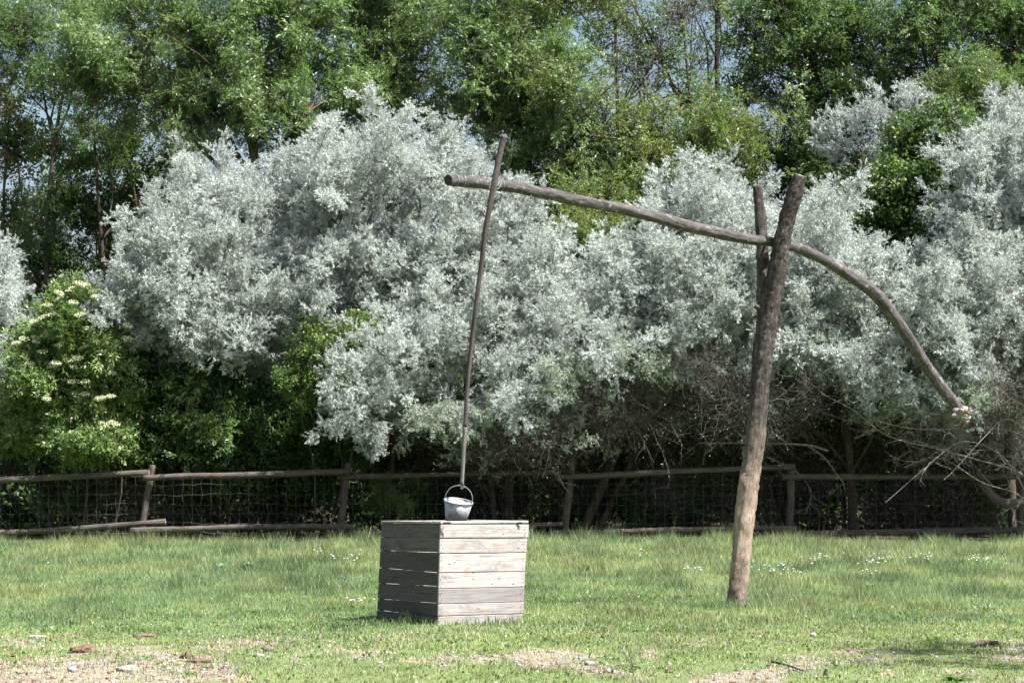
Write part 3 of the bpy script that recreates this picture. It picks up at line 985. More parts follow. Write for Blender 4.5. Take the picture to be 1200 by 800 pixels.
axd = np.array(pts[3]) - np.array(pts[1])
for px, py, k in ((533, 211.6, 0), (541, 212.3, 1)):
    ring('wire_binding', px, 0, 6.9 / 122, 0.006, M['wire'], beam, axis=axd, loc=P(px, py, beamY(px)))
for px in (579, 586):
    ring('wire_binding', px, 0, 6.9 / 122, 0.004, M['wire'], beam, axis=axd, loc=P(px, 217, beamY(px)))

for px, py, ex, ey in ((622, 228, 622, 233), (700, 233, 703, 228), (838, 279, 838, 283), (872, 286, 872, 290), (950, 305, 948, 310), (1046, 355, 1051, 351)):
    a, b = P(px, py, beamY(px) - .03), P(ex, ey, beamY(px) - .05)
    link('twig_stub', log_mesh('twig_stub', [np.array(a), np.array(b)], [0.014, 0.009], M['beam'], M['cut'], 8, 5, .2, (), int(px), beam.location, .05), beam)

# pale bundle of stones tied to the low end
ce = P(1128, 484, beamY(1126) - .02)
cw = empty('counterweight_bundle', ce, 'small pale pinkish bundle tied as weight to the low thick end of the sweep beam', 'counterweight')


def blob_mesh(name, r, mat, seed, sub=3, amp=0.25, fr=2.2, flat=(1, 1, 1)):
    bm = bmesh.new(); bmesh.ops.create_icosphere(bm, subdivisions=sub, radius=1.0)
    g = random.Random(seed); o = Vector((g.random() * 50, g.random() * 50, g.random() * 50))
    from mathutils import noise as mn
    for v in bm.verts:
        d = 1 + amp * mn.fractal(v.co * fr + o, 0.7, 2.2, 4)
        v.co = Vector((v.co.x * flat[0], v.co.y * flat[1], v.co.z * flat[2])) * d * r
    me = bpy.data.meshes.new(name); bm.to_mesh(me); bm.free(); me.materials.append(mat)
    me.polygons.foreach_set('use_smooth', [True] * len(me.polygons))
    return me


for i, (dx, dz, r) in enumerate(((-0.02, 0.0, .07), (0.05, 0.02, .04), (0.02, -0.07, .04))):
    link('wrapped_stone', blob_mesh('wrapped_stone', r, M['sack'], i + 40, 4, .75, 1.5, (1.15, .9, .85)), cw, (dx, -0.10, dz))
ring('tie_wire', 0, 0, 0.115, 0.004, M['wire'], cw, axis=(0.5, 0.2, -0.6), loc=ce)

# ------------------------------------------------------------------ hanging rod and bucket
rodrows = [(590.5, 160, 8, 25.45), (587, 175, 7.5, 25.45), (583, 195, 7.5, 25.44), (579.5, 213, 7.2, 25.43), (574.5, 240, 6.8, 25.43), (569, 270, 6.6, 25.45), (564, 310, 6, 25.5), (558, 355, 5.6, 25.55),
           (553, 400, 5.4, 25.6), (548, 450, 5.2, 25.62), (545, 500, 5.2, 25.65), (543, 535, 5, 25.68), (541.3, 567, 4.6, 25.7)]
pts, rad = pix_line(rodrows)
rod = empty('hanging_rod', Vector(pts[3]), 'long thin wooden rod hanging from the left beam tip down to the bucket', 'rod')
link('rod_shaft', log_mesh('rod_shaft', pts[:11], rad[:11], M['rod'], M['rod'], 12, 120, 0.08, [(0.02, 1, .25, .03), (0.4, 2, .2, .04), (0.62, 5, .2, .04)], 31, rod.location, 0.1), rod)
link('rod_tip', log_mesh('rod_tip', pts[10:], [v * .93 for v in rad[10:]], M['rod_pale'], M['rod'], 12, 24, 0.06, (), 32, rod.location, 0.05), rod)
link('rod_knob', blob_mesh('rod_knob', 0.032, M['rail'], 5, 3, .25), rod, Vector(P(590.8, 161, 25.45)) - rod.location)
A = Acc()
c = np.array(P(580.5, 214, 25.5))
for k in range(3):
    t = np.linspace(0, 2 * np.pi, 20)
    p = c + np.stack([0.055 * np.cos(t), 0.10 * np.sin(t) + 0.03, 0.075 * np.sin(t + k * 0.7)], 1)
    A.tube(p - np.array(rod.location), 0.004, 0, 4)
link('wire_lashing', A.mesh('wire_lashing', [M['wire']], True), rod)

SB = S(25.7)
bc = P(537.3, 587, 25.7)
bucket = empty('bucket', bc, 'grey galvanised bucket hanging tilted over the opening of the plank well box', 'bucket')
bucket.rotation_euler = (math.radians(11), math.radians(8), 0)
RT, RB, BH = 16.8 / SB, 11.4 / SB, 0.235


def lathe(name, profile, mat, seg=48):
    t = np.linspace(0, 2 * np.pi, seg, endpoint=False)
    pr = np.array(profile, float); k = len(pr)
    v = np.stack([pr[:, 0][:, None] * np.cos(t), pr[:, 0][:, None] * np.sin(t), np.repeat(pr[:, 1][:, None], seg, 1)], -1).reshape(-1, 3)
    i = np.arange(k - 1)[:, None] * seg; j = np.arange(seg)[None]; j2 = (j + 1) % seg
    q = np.stack([i + j, i + j2, i + seg + j2, i + seg + j], -1).reshape(-1, 4)
    return mesh_np(name, v, quads=q, mats=[mat], smooth=True)


link('body', lathe('body', [(0.002, -BH + .012), (RB - .006, -BH + .012), (RB - .003, -BH), (RB, -BH), (RB, -BH + .02), (RB + .002, -BH + .021), (RB + (RT - RB) * .5, -BH * .5),
                            (RB + (RT - RB) * .52, -BH * .48), (RT, -0.004), (RT - .002, -0.004), (RB - .002, -BH + .02), (0.002, -BH + .018)], M['zinc']), bucket)
A = Acc(); t = np.linspace(0, 2 * np.pi, 49)
A.tube(np.stack([(RT + .001) * np.cos(t), (RT + .001) * np.sin(t), 0 * t], 1), 0.0048, 0, 8)
link('rim', A.mesh('rim', [M['zinc']], True), bucket)
for sgn in (-1, 1):
    A = Acc(); tt = np.linspace(0, 2 * np.pi, 13)
    A.tube(np.stack([sgn * (RT - .002) + 0 * tt, 0.014 * np.cos(tt), -0.008 + 0.018 * np.sin(tt)], 1), 0.0045, 0, 6)
    link('handle_ear', A.mesh('handle_ear', [M['zinc']], True), bucket)
A = Acc(); tt = np.linspace(0, np.pi, 33)
hp = np.stack([-(RT - .006) * np.cos(tt), -0.0 + 0.018 * np.sin(tt), 0.150 * np.sin(tt) ** 0.8], 1)
A.tube(hp, 0.0042, 0, 6)
link('handle', A.mesh('handle', [M['wire']], True), bucket)
A = Acc(); c0 = np.array([0.017, 0.018, 0.155])
for k in range(3):
    t = np.linspace(0, 2 * np.pi, 16)
    A.tube(c0 + np.stack([0.014 * np.cos(t + k), 0.018 * np.sin(t), 0.022 * np.sin(t + k) + 0.006 * k - 0.01], 1), 0.003, 0, 4)
link('wire_knot', A.mesh('wire_knot', [M['wire']], True), bucket)

# ------------------------------------------------------------------ the plank box over the well
box = empty('well_box', (float((BF.x + BR.x) / 2), float((BF.y + BB.y) / 2), 0.0), 'square box of weathered grey planks standing over the well under the hanging bucket', 'well')
TF = P(516, 611, 25.0); TL = P(447, 610.2, 25.8); TR = P(618.5, 611.3, 25.55)
BF2 = P(513, 733, 25.0); BL2 = P(441, 730, 25.8); BR2 = P(613, 731, 25.55)
# keep the feet on the ground
TB = TL + TR - TF; BB2 = BL2 + BR2 - BF2
for q in (BF2, BL2, BR2, BB2):
    q.z = -0.02
ZT = TF.z


def plank(name, c8, parent, label=None, bev=0.005, mat='plank'):
    """c8: outer-bottom-left, outer-bottom-right, outer-top-right, outer-top-left, then the same four inner corners"""
    ctr = sum(c8, Vector()) / 8
    ex = (c8[1] - c8[0]).normalized(); ez0 = (c8[3] - c8[0]); ey = ez0.cross(ex).normalized(); ez = ex.cross(ey).normalized()
    bm = bmesh.new()
    vs = []
    for p in c8:
        d = p - ctr
        vs.append(bm.verts.new((d.dot(ex), d.dot(ey), d.dot(ez))))
    for f in ((0, 1, 2, 3), (5, 4, 7, 6), (4, 0, 3, 7), (1, 5, 6, 2), (3, 2, 6, 7), (4, 5, 1, 0)):
        bm.faces.new([vs[i] for i in f])
    bmesh.ops.recalc_face_normals(bm, faces=bm.faces)
    bmesh.ops.bevel(bm, geom=list(bm.edges), offset=bev, segments=1, affect='EDGES')
    uvl = bm.loops.layers.uv.new('UVMap')
    for f in bm.faces:
        for l in f.loops:
            c = l.vert.co
            l[uvl].uv = (c.x, c.z + c.y * 1.0)
    me = bpy.data.meshes.new(name); bm.to_mesh(me); bm.free(); me.materials.append(M[mat])
    o = bpy.data.objects.new(name, me); COL.objects.link(o)
    o.parent = parent
    mx = Matrix((ex, ey, ez)).transposed().to_4x4()
    mx.translation = ctr - parent.location
    o.matrix_local = mx
    if label: o['label'] = label
    return o


TH = 0.024


def face_planks(a_b, b_b, b_t, a_t, inward, cuts_a, cuts_b, gap, outs, ext=None, pmat='plank'):
    """planks up one side: (a_b,b_b) bottom corners, (a_t,b_t) top; cuts as fractions from top to bottom at either end"""
    inward = inward.normalized()
    for k in range(len(cuts_a) - 1):
        g = gap[k] / 2
        H1 = (a_t - a_b).length; H2 = (b_t - b_b).length
        def pa(f): return a_t + (a_b - a_t) * f
        def pb_(f): return b_t + (b_b - b_t) * f
        o = inward * (-outs[k])
        ea = eb = Vector((0, 0, 0))
        if ext:
            dv = (b_b - a_b).normalized(); ea = -dv * ext[k][0]; eb = dv * ext[k][1]
        tl, tr = pa(cuts_a[k] + g / H1) + ea, pb_(cuts_b[k] + g / H2) + eb
        bl, br = pa(cuts_a[k + 1] - g / H1) + ea, pb_(cuts_b[k + 1] - g / H2) + eb
        out4 = [bl + o, br + o, tr + o, tl + o]
        in4 = [p + inward * TH for p in out4]
        plank('plank', out4 + in4, box, mat=pmat)


inR = (BL2 - BF2); inR.z = 0; inL = (BR2 - BF2); inL.z = 0
cut_px = [613.3, 629.6, 647.6, 670, 688.5, 706.2, 720.2, 733.0]
cR = [(v - 613.3) / (733 - 613.3) for v in cut_px]
lidT = 0.022
a_t, b_t = TF - Vector((0, 0, lidT)), TR - Vector((0, 0, lidT))
face_planks(BF2, BR2, b_t, a_t, inR, cR, [c + random.uniform(-.003, .003) if 0 < i < 7 else c for i, c in enumerate(cR)],
            [0.004, 0.006, 0.008, 0.003, 0.003, 0.003, 0.003], [0.007, 0.0, 0.003, 0.001, 0.0, 0.002, 0.0],
            [(0.0, 0.012), (0, 0.004), (-0.002, -0.004), (0, -0.002), (0.0, 0.0), (0, 0), (-0.004, -0.008)])
cl_px = [613, 628.5, 646, 669.5, 685.5, 705, 720.5, 733]
cLf = [(v - 613) / 120 for v in cl_px]
cl2 = [(v - 611) / (730 - 611) for v in [611, 627.5, 643.5, 664, 682.5, 701, 714.5, 730]]
sh = (BR2 - BF2).normalized() * (TH + 0.002); sh.z = 0
shL = Vector((0, 0, 0))
# left side is butted behind the front one
d2 = (BL2 - BF2); d2.z = 0; d2 = d2.normalized() * (TH + 0.003)
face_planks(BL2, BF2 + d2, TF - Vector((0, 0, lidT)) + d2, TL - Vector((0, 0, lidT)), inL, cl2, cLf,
            [0.003, 0.004, 0.006, 0.007, 0.003, 0.006, 0.005], [0.0, 0.002, 0.0, 0.003, 0.001, 0.0, 0.002], None, 'plank_shade')
# the two far sides
e2 = (BR2 - BF2); e2.z = 0; e2 = e2.normalized() * (TH + 0.003)
face_planks(BB2 - d2 * 0, BL2 + e2, TL - Vector((0, 0, lidT)) + e2, TB - Vector((0, 0, lidT)), -inR, cR, cR, [0.004] * 7, [0.0] * 7, None)
face_planks(BR2 + d2, BB2 - d2, TB - Vector((0, 0, lidT)) - d2, TR - Vector((0, 0, lidT)) + d2, -inL, cR, cR, [0.006] * 7, [0.0] * 7, None)


# rim boards lying flat round the opening
def flat_board(p0, p1, width_dir, w, z, th=0.022, over=0.0):
    d = (p1 - p0); d.z = 0; d.normalize(); wd = width_dir.copy(); wd.z = 0; wd.normalize()
    q = [p0 - wd * over, p1 - wd * over, p1 + wd * w, p0 + wd * w]
    for v in q: v.z = z
    out = [v - Vector((0, 0, th)) for v in (q[0], q[1])] + [q[1].copy(), q[0].copy()]
    inn = [v - Vector((0, 0, th)) for v in (q[3], q[2])] + [q[2].copy(), q[3].copy()]
    return plank('rim_board', out + inn, box, bev=0.003)


dr = (TR - TF); dr.z = 0; dr.normalize(); dl = (TL - TF); dl.z = 0; dl.normalize()
flat_board(TF - dl * 0.012, TR - dl * 0.012, inR, 0.15, ZT + .003, over=0.0)
flat_board(TB + dl * 0.012, TL + dl * 0.012, -inR, 0.15, ZT - .001)
flat_board(TF + dl * 0.142, TL - dl * 0.142, inL, 0.16, ZT + .000, over=0.006)
flat_board(TR + dl * 0.142, TB - dl * 0.142, -inL, 0.14, ZT + .002)
# corner posts inside
for c_t, c_b, sx, sy in ((TF, BF2, 1, 1), (TL, BL2, 1, -1), (TR, BR2, -1, 1), (TB, BB2, -1, -1)):
    o1 = dr * sx * (TH + .004) + dl * sy * (TH + .004); w1 = dr * sx * 0.05; w2 = dl * sy * 0.05
    t_, b_ = c_t - Vector((0, 0, 0.03)) + o1, c_b.copy() + o1
    # stands on end
    c8 = [b_, t_, t_ + w1, b_ + w1, b_ + w2, t_ + w2, t_ + w1 + w2, b_ + w1 + w2]
    plank('corner_post', c8, box)
# nail heads near the corners of the lit side, rusted dark
A = Acc()
for k in range(7):
    for uu in (0.025, 0.965):
        for vv in (0.25, 0.72):
            f = cR[k] + (cR[k + 1] - cR[k]) * vv
            p = (a_t + (BF2 - a_t) * f) * (1 - uu) + (b_t + (BR2 - b_t) * f) * uu - inR.normalized() * 0.014
            nd = -inR.normalized()
            A.tube(np.array([np.array(p), np.array(p + nd * 0.004)]) - np.array(box.location), [0.006, 0.0045], 0, 6)
    A_ = None
link('nail_heads', A.mesh('nail_heads', [M['iron']]), box, kind='stuff')
# dark bars added to stand in for the dark gaps along the rim
for px0, px1, d in ((519, 528, 0), (606, 612, 1)):
    p0 = P(px0, 612.6, 24.97 + d * .5); p1 = P(px1, 612.6, 24.97 + d * .5)
    A = Acc(); A.tube(np.array([np.array(p0), np.array(p1)]) - np.array(box.location), 0.010, 0, 4)
    link('gap_bar', A.mesh('gap_bar', [M['iron']]), box)
# concrete well ring inside
cc = (BF2 + BB2) / 2
ringo = lathe('well_ring', [(0.30, -0.02), (0.38, -0.02), (0.38, 0.10), (0.30, 0.10), (0.30, -0.02)], M['lining'], 32)
link('well_ring', ringo, box, Vector((cc.x, cc.y, 0)) - box.location)

# ------------------------------------------------------------------ fence
YF = 46.0
fx = P(600, 640, YF)
fence = empty('rail_fence', (0, YF, gz1(0, YF)), 'low fence of round wooden rails and wire netting running along the dark hedge', 'fence')


def rail(x0, y0, x1, y1, w, dY=0.0, seed=0):
    mid = ((x0 + x1) / 2, (y0 + y1) / 2 + RNG.normal() * 0.8)
    q1 = (x0 + (x1 - x0) * .25, y0 + (y1 - y0) * .25 + RNG.normal() * .5)
    pts = [np.array(P(a, b, YF + dY)) for a, b in ((x0, y0), q1, mid, (x1, y1))]
    me = log_mesh('rail', pts, [w / 2 / S(YF)] * 2 + [w / 2 / S(YF) * random.uniform(.85, 1.1)] * 2, M['rail'], M['cut'], 10, 26, 0.08, (), seed, fence.location, 0.12)
    link('rail', me, fence)


T1 = [(-90, 567, 175, 553.5, 8), (168, 560, 407, 552.5, 7.5), (395, 558.7, 658, 553.5, 6.5), (650, 559.5, 932, 546.5, 7.5), (918, 558.5, 1205, 558.5, 7.5), (1190, 556, 1340, 552, 7.5)]
T2 = [(-90, 629, 194, 611, 7), (153, 621.5, 415, 617, 7), (398, 625, 659, 614, 6.5), (643, 624.5, 934, 618.5, 7), (920, 626, 1210, 620.5, 7.5), (1190, 622, 1340, 618, 7)]
for k, r in enumerate(T1): rail(*r, dY=0.0 if k % 2 else 0.09, seed=60 + k)
for k, r in enumerate(T2): rail(*r, dY=-0.09 if k % 2 else 0.0, seed=80 + k)
for k, (xt, yt, xb, yb, w) in enumerate([(-92, 540, -90, 640, 10), (179, 545, 162, 640, 8), (408, 543, 396, 640, 8.5), (671, 537, 659, 640, 9), (927, 544, 924, 640, 9.5), (1196, 540, 1196, 640, 10), (1338, 535, 1338, 640, 10)]):
    a, b = P(xt, yt, YF + .14), P(xb, yb, YF + .14); b.z = gz1(b.x, b.y) - 0.15
    me = log_mesh('post', [np.array(b), np.array((a + b) / 2) + RNG.normal(size=3) * .01, np.array(a)], [w / 2 / S(YF)] * 3, M['rail'], M['cut'], 12, 20, 0.08, (), 90 + k, fence.location, 0.1)
    link('post', me, fence)
bays = [(-90, 170), (170, 402), (402, 666), (666, 926), (926, 1196), (1196, 1338)]
for bi, (x0, x1) in enumerate(bays):
    A = Acc(); O_ = np.array(fence.location)
    n = int((x1 - x0) / 11)
    rows_y = [624 - i * 11.2 for i in range(7)]
    def node(i, j):
        px = x0 + (x1 - x0) * i / n; py = rows_y[j]
        sag = 2.0 * math.sin(px * .05 + j) + 1.2 * math.sin(px * .21 + j * 2.1)
        return np.array(P(px + 1.1 * math.sin(py * .3 + i * 1.7), py + sag * .6, YF + .20 + 0.02 * math.sin(px * .13)))
    for j in range(7):
        A.tube(np.array([node(i, j) for i in range(n + 1)]) - O_, 0.0020 if j not in (0, 6) else .003, 0, 3)
    for i in range(n + 1):
        A.tube(np.array([node(i, j) for j in range(7)]) - O_, 0.0022, 0, 3)
    link('wire_netting', A.mesh('wire_netting', [M['wire']]), fence, kind='stuff')

# ------------------------------------------------------------------ silver-leaved trees of the hedge
SG = 'silver leaved trees of the hedge'
tree('silver_tree', 'silver leaved tree at the left, beside the elder bush, overhanging dark green shrubs', 'tree', 270, 47.9,
     [(245, 205, 42, 42), (205, 275, 50, 45), (330, 225, 60, 50), (160, 325, 45, 40), (185, 370, 55, 45), (265, 300, 80, 65), (330, 360, 75, 60), (240, 385, 60, 42), (310, 405, 45, 32), (375, 300, 60, 60), (215, 330, 60, 50)],
     'silver', 3.5, 0.86, SG, slope=1.15, trunk_r=0.6*0.10, depth=1.9)
tree('silver_tree', 'tallest silver grey leaved tree, its crown rising just left of the hanging rod', 'tree', 450, 47.8,
     [(440, 160, 58, 50), (395, 205, 52, 50), (500, 185, 55, 50), (420, 260, 80, 65), (515, 255, 65, 60), (560, 215, 35, 35), (590, 255, 42, 40), (440, 340, 75, 55), (385, 165, 25, 25), (540, 310, 75, 55), (610, 300, 60, 40)],
     'silver', 3.4, 0.86, SG, slope=1.15, trunk_r=0.6*0.12, depth=1.9)
tree('silver_tree', 'low wide silver grey leaved tree spreading behind the rod above the bucket', 'tree', 590, 47.1,
     [(470, 420, 75, 55), (420, 480, 42, 28), (550, 390, 90, 65), (640, 345, 75, 52), (560, 465, 95, 42, None, ('silver', 'silver_green')), (480, 490, 60, 30, None, ('silver', 'silver_green')), (670, 410, 70, 55), (640, 470, 60, 38, 0.2, ('silver', 'silver_green', 'twigs')), (610, 520, 80, 30, .5, ('silver_green', 'twigs', 'twigs'))],
     'silver', 3.4, 0.86, SG, slope=1.15, trunk_r=0.6*0.15, stems=2, depth=1.8)
tree('silver_tree', 'silver leaved tree behind the beam, between the hanging rod and the forked post', 'tree', 672, 47.2,
     [(845, 215, 55, 32), (800, 240, 50, 40), (865, 270, 60, 55), (765, 300, 60, 45), (735, 350, 65, 55), (820, 340, 85, 65), (780, 400, 85, 50), (880, 370, 60, 60), (720, 430, 60, 45, None, ('silver', 'silver_green')), (830, 435, 70, 38, .2, ('silver', 'silver_green', 'twigs')), (740, 480, 70, 38, .5, ('silver_green', 'twigs', 'twigs')), (850, 480, 60, 35, .5, ('silver_green', 'twigs', 'twigs'))],
     'silver', 3.4, 0.86, SG, slope=1.15, trunk_r=0.6*0.16, stems=2, depth=1.9)
tree('silver_tree', 'silver leaved tree directly right of the forked post, behind the beam bend', 'tree', 1000, 47.3,
     [(955, 250, 34, 32), (970, 300, 42, 38), (945, 330, 55, 55), (1010, 350, 60, 55), (960, 395, 70, 50), (1040, 400, 55, 55), (1060, 455, 60, 38), (985, 440, 60, 35, None, ('silver', 'silver_green', 'twigs')), (925, 460, 50, 38, .4, ('silver_green', 'twigs'))],
     'silver', 3.4, 0.86, SG, slope=1.15, trunk_r=0.6*0.15, depth=1.9)
tree('silver_tree', 'large silver leaved tree at the right edge beside the bright green tree', 'tree', 1190, 46.9,
     [(1155, 165, 48, 42), (1205, 150, 45, 50), (1140, 230, 26, 34), (1190, 250, 70, 65), (1140, 315, 65, 50), (1215, 340, 70, 70), (1120, 390, 58, 50), (1180, 420, 70, 60), (1250, 250, 70, 90), (1085, 345, 40, 30), (1150, 465, 60, 35, .2, ('silver', 'silver_green', 'twigs')), (1240, 440, 70, 60)],
     'silver', 3.4, 0.86, SG, slope=1.15, trunk_r=0.6*0.17, depth=2.0)
tree('silver_tree', 'thin windblown silver tree showing between green crowns above the bent beam', 'tree', 1060, 52.5,
     [(1045, 128, 55, 22), (1005, 150, 28, 20), (1085, 140, 35, 25), (1070, 250, 12, 20)], 'silver', 3.6, 0.8, SG, 0.09, up=0.7)
tree('silver_tree', 'small silver leaved tree cut by the left edge above the elder bush', 'tree', -10, 48.8,
     [(0, 305, 32, 40), (-20, 350, 35, 45), (5, 395, 18, 22), (0, 450, 22, 35), (-50, 300, 50, 60)], 'silver', 4.0, 0.9, SG, 0.09)

# ------------------------------------------------------------------ green shrubs in and under the hedge
el = tree('elder_bush', 'rounded bright green elder bush with flat cream blossoms at the left behind the fence', 'bush', 95, 46.9,
     [(92, 352, 20, 18), (92, 378, 34, 26), (60, 405, 42, 35), (115, 420, 50, 45), (45, 450, 42, 45), (90, 475, 60, 50), (140, 460, 40, 50), (30, 505, 40, 35), (110, 520, 55, 30)],
     'elder', 5.5, 0.75, None, 0.03, stems=3, up=0.3, depth=1.25)
for px, py in [(38 + 110 * RNG.random(), 375 + 130 * RNG.random()) for _ in range(16)] + [(60, 372), (72, 352), (84, 342), (100, 338), (110, 345)] + list(((92, 336), (68, 346), (56, 360), (50, 376), (20, 405), (28, 400), (105, 390), (112, 350), (50, 415), (42, 403), (120, 500), (54, 470), (86, 450), (118, 470), (150, 400), (75, 400), (100, 410), (80, 425), (60, 432), (130, 440), (35, 430), (20, 455), (95, 372), (85, 358), (148, 385), (88, 510))):
    pos = Vector(P(px, py, 45.55 + 0.4 * RNG.random()))
    place_bough(el, UMBELS[RNG.integers(3)], pos, (RNG.normal() * .25, -0.45, 1), 0.9 + 0.4 * RNG.random(), 'flower_umbel')
UG = 'dark green shrubs under the hedge'
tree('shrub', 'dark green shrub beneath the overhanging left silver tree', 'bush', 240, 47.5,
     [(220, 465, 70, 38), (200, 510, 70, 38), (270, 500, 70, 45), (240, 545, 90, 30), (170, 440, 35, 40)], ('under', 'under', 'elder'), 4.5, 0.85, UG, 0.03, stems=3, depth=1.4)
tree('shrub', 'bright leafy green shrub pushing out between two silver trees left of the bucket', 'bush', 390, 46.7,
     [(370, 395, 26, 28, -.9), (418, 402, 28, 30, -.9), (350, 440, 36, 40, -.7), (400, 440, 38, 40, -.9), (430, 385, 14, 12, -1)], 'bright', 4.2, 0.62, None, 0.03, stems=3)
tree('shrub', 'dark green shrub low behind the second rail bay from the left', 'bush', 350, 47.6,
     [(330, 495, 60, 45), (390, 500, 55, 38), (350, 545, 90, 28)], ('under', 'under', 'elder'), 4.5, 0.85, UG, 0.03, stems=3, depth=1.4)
tree('weed', 'fresh bright green weed just left of the plank box behind the wire netting', 'plant', 455, 46.55,
     [(446, 566, 12, 14), (470, 592, 14, 8), (438, 592, 10, 12), (484, 568, 7, 10), (458, 580, 10, 10)], 'bright', 5, 0.34, None, 0.012, stems=3, blen=0.5)
tree('shrub', 'small green shrub low between the forked post and the bend of the beam', 'bush', 985, 48.3,
     [(985, 470, 34, 26), (1000, 505, 40, 28), (960, 500, 26, 24)], ('bright', 'under'), 5.5, 0.8, None, 0.04, stems=2)
tree('shrub', 'dim green undergrowth bush behind the netting right of the plank box', 'bush', 740, 47.6,
     [(720, 590, 50, 25), (780, 585, 50, 28), (860, 590, 30, 25), (830, 560, 40, 20)], ('under', 'twigs'), 3.0, 0.7, UG, 0.03, stems=3)
tree('broadleaf_tree', 'deep green leafy tree standing between the silver trees above the bend of the beam', 'tree', 1070, 48.4,
     [(1065, 165, 32, 32), (1090, 195, 42, 42), (1050, 215, 40, 42), (1030, 260, 36, 36), (1085, 265, 52, 45), (1110, 150, 18, 30), (1100, 310, 40, 38), (1050, 300, 35, 35)],
     ('bright', 'under', 'broad'), 5.0, 0.9, None, 0.09)
tree('shrub', 'yellow-green leafy bush showing above the beam between two silver trees', 'bush', 690, 48.9,
     [(690, 280, 38, 26), (665, 305, 30, 22), (720, 300, 25, 20), (780, 300, 14, 22)], ('ash_yellow', 'bright'), 5.0, 0.85, None, 0.07)

# twiggy shaded underwood behind the fence
WG = 'bare twiggy underwood behind the fence'
for label, base, blobs in (
    ('grey twiggy underwood behind the plank box and bucket', 560, [(480, 540, 70, 40), (560, 555, 70, 45), (620, 560, 60, 45), (520, 590, 80, 28)]),
    ('tangle of dark bare twigs between the hanging rod and the forked post', 760, [(700, 520, 70, 45), (770, 510, 70, 50), (840, 520, 60, 50), (720, 575, 80, 35), (820, 580, 80, 30)]),
    ('tangle of bare twigs right behind the forked post', 940, [(920, 500, 60, 45), (960, 540, 70, 45), (900, 570, 60, 35)]),
    ('dense brushwood in shade under the right end of the beam', 1100, [(1050, 540, 80, 40), (1130, 550, 80, 45), (1200, 540, 80, 50), (1100, 590, 120, 28)]),
    ('dark bare twigs in shade behind the leftmost rail bay', 60, [(20, 550, 60, 30), (110, 560, 70, 25), (200, 580, 80, 25), (320, 585, 90, 25)])):
    tree('brushwood', label, 'brushwood', base, 48.6, blobs, ('twigs', 'twigs', 'twigs', 'under'), 3.4, 1.0, WG, 0.05, 'twig', up=0.1, stems=3, name_part='leafy_bough')

# backing row of dense dark bushes
BG_ = 'dense bushes deep inside the hedge'
for k, cx in enumerate(range(-60, 1300, 170)):
    lab = ['dark dense bush deep in the hedge behind the elder', 'dark dense bush deep in the hedge behind the left silver tree', 'dark dense bush deep in the hedge between the two left silver trees', 'dark dense bush deep in the hedge behind the bucket',
           'dark dense bush deep in the hedge right of the bucket', 'dark dense bush deep in the hedge left of the forked post', 'dark dense bush deep in the hedge right of the forked post', 'dark dense bush deep in the hedge under the bend of the beam', 'dark dense bush deep in the hedge at the right edge'][k]
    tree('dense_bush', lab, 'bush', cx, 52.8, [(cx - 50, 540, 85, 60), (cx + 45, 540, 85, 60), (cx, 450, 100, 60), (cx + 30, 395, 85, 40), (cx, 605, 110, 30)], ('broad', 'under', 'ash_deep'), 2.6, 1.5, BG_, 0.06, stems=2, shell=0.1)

# ------------------------------------------------------------------ tall trees behind
TG = 'tall green trees behind the hedge'
tree('ash_tree', 'tall feathery green tree filling the top left behind the left silver tree', 'tree', 330, 58.0,
     [(235, 45, 85, 60), (160, 90, 80, 50), (300, 110, 85, 60), (225, 130, 60, 42), (355, 40, 80, 60), (345, 170, 60, 40), (290, -20, 90, 50), (180, 20, 70, 50), (100, 60, 70, 50), (400, 120, 50, 50)], 'ash', 1.3, 1.05, TG, 0.2, 'trunk_lichen')
tree('ash_tree', 'dark green tree in the top left corner with sky showing beneath its crown', 'tree', 20, 61.0,
     [(20, 30, 80, 50), (85, 85, 65, 30), (20, 90, 55, 40), (100, 0, 80, 50), (150, 110, 45, 25)], ('ash', 'ash_deep'), 1.15, 1.1, TG, 0.09)
tree('young_tree', 'thin open tree with sparse bronze young leaves at the left edge', 'tree', 12, 63.0,
     [(12, 120, 30, 40), (20, 190, 38, 45), (45, 260, 45, 35), (15, 250, 30, 40)], ('bronze', 'bronze', 'broad'), 1.5, 1.0, None, 0.07, stems=2)
tree('young_tree', 'slender dark leaved tree whose stems cross the patch of sky at the left', 'tree', 90, 62.0,
     [(75, 235, 45, 30), (120, 260, 50, 30), (60, 300, 50, 30), (130, 310, 60, 32), (105, 190, 30, 14), (70, 170, 18, 16), (140, 220, 25, 20)], ('broad', 'ash_deep'), 2.3, 0.95, None, 0.05, stems=3)
tree('young_tree', 'open tree with bronze tinged leaves left of the tall feathery tree', 'tree', 170, 61.0,
     [(150, 165, 36, 26), (110, 150, 36, 16), (175, 220, 40, 34), (205, 175, 30, 30), (180, 270, 40, 30), (40, 340, 40, 25)], ('bronze', 'broad', 'ash_deep'), 2.6, 1.05, None, 0.10, stems=2)
tree('ash_tree', 'tall green tree with dark trunk rising behind the tallest silver tree', 'tree', 422, 59.5,
     [(440, 40, 75, 55), (480, 100, 60, 45), (420, 95, 50, 40), (500, 20, 70, 50), (520, 140, 50, 35), (430, -30, 80, 50), (345, 215, 70, 40), (300, 260, 40, 30)], 'ash', 1.3, 1.05, TG, 0.2, 'trunk_lichen')
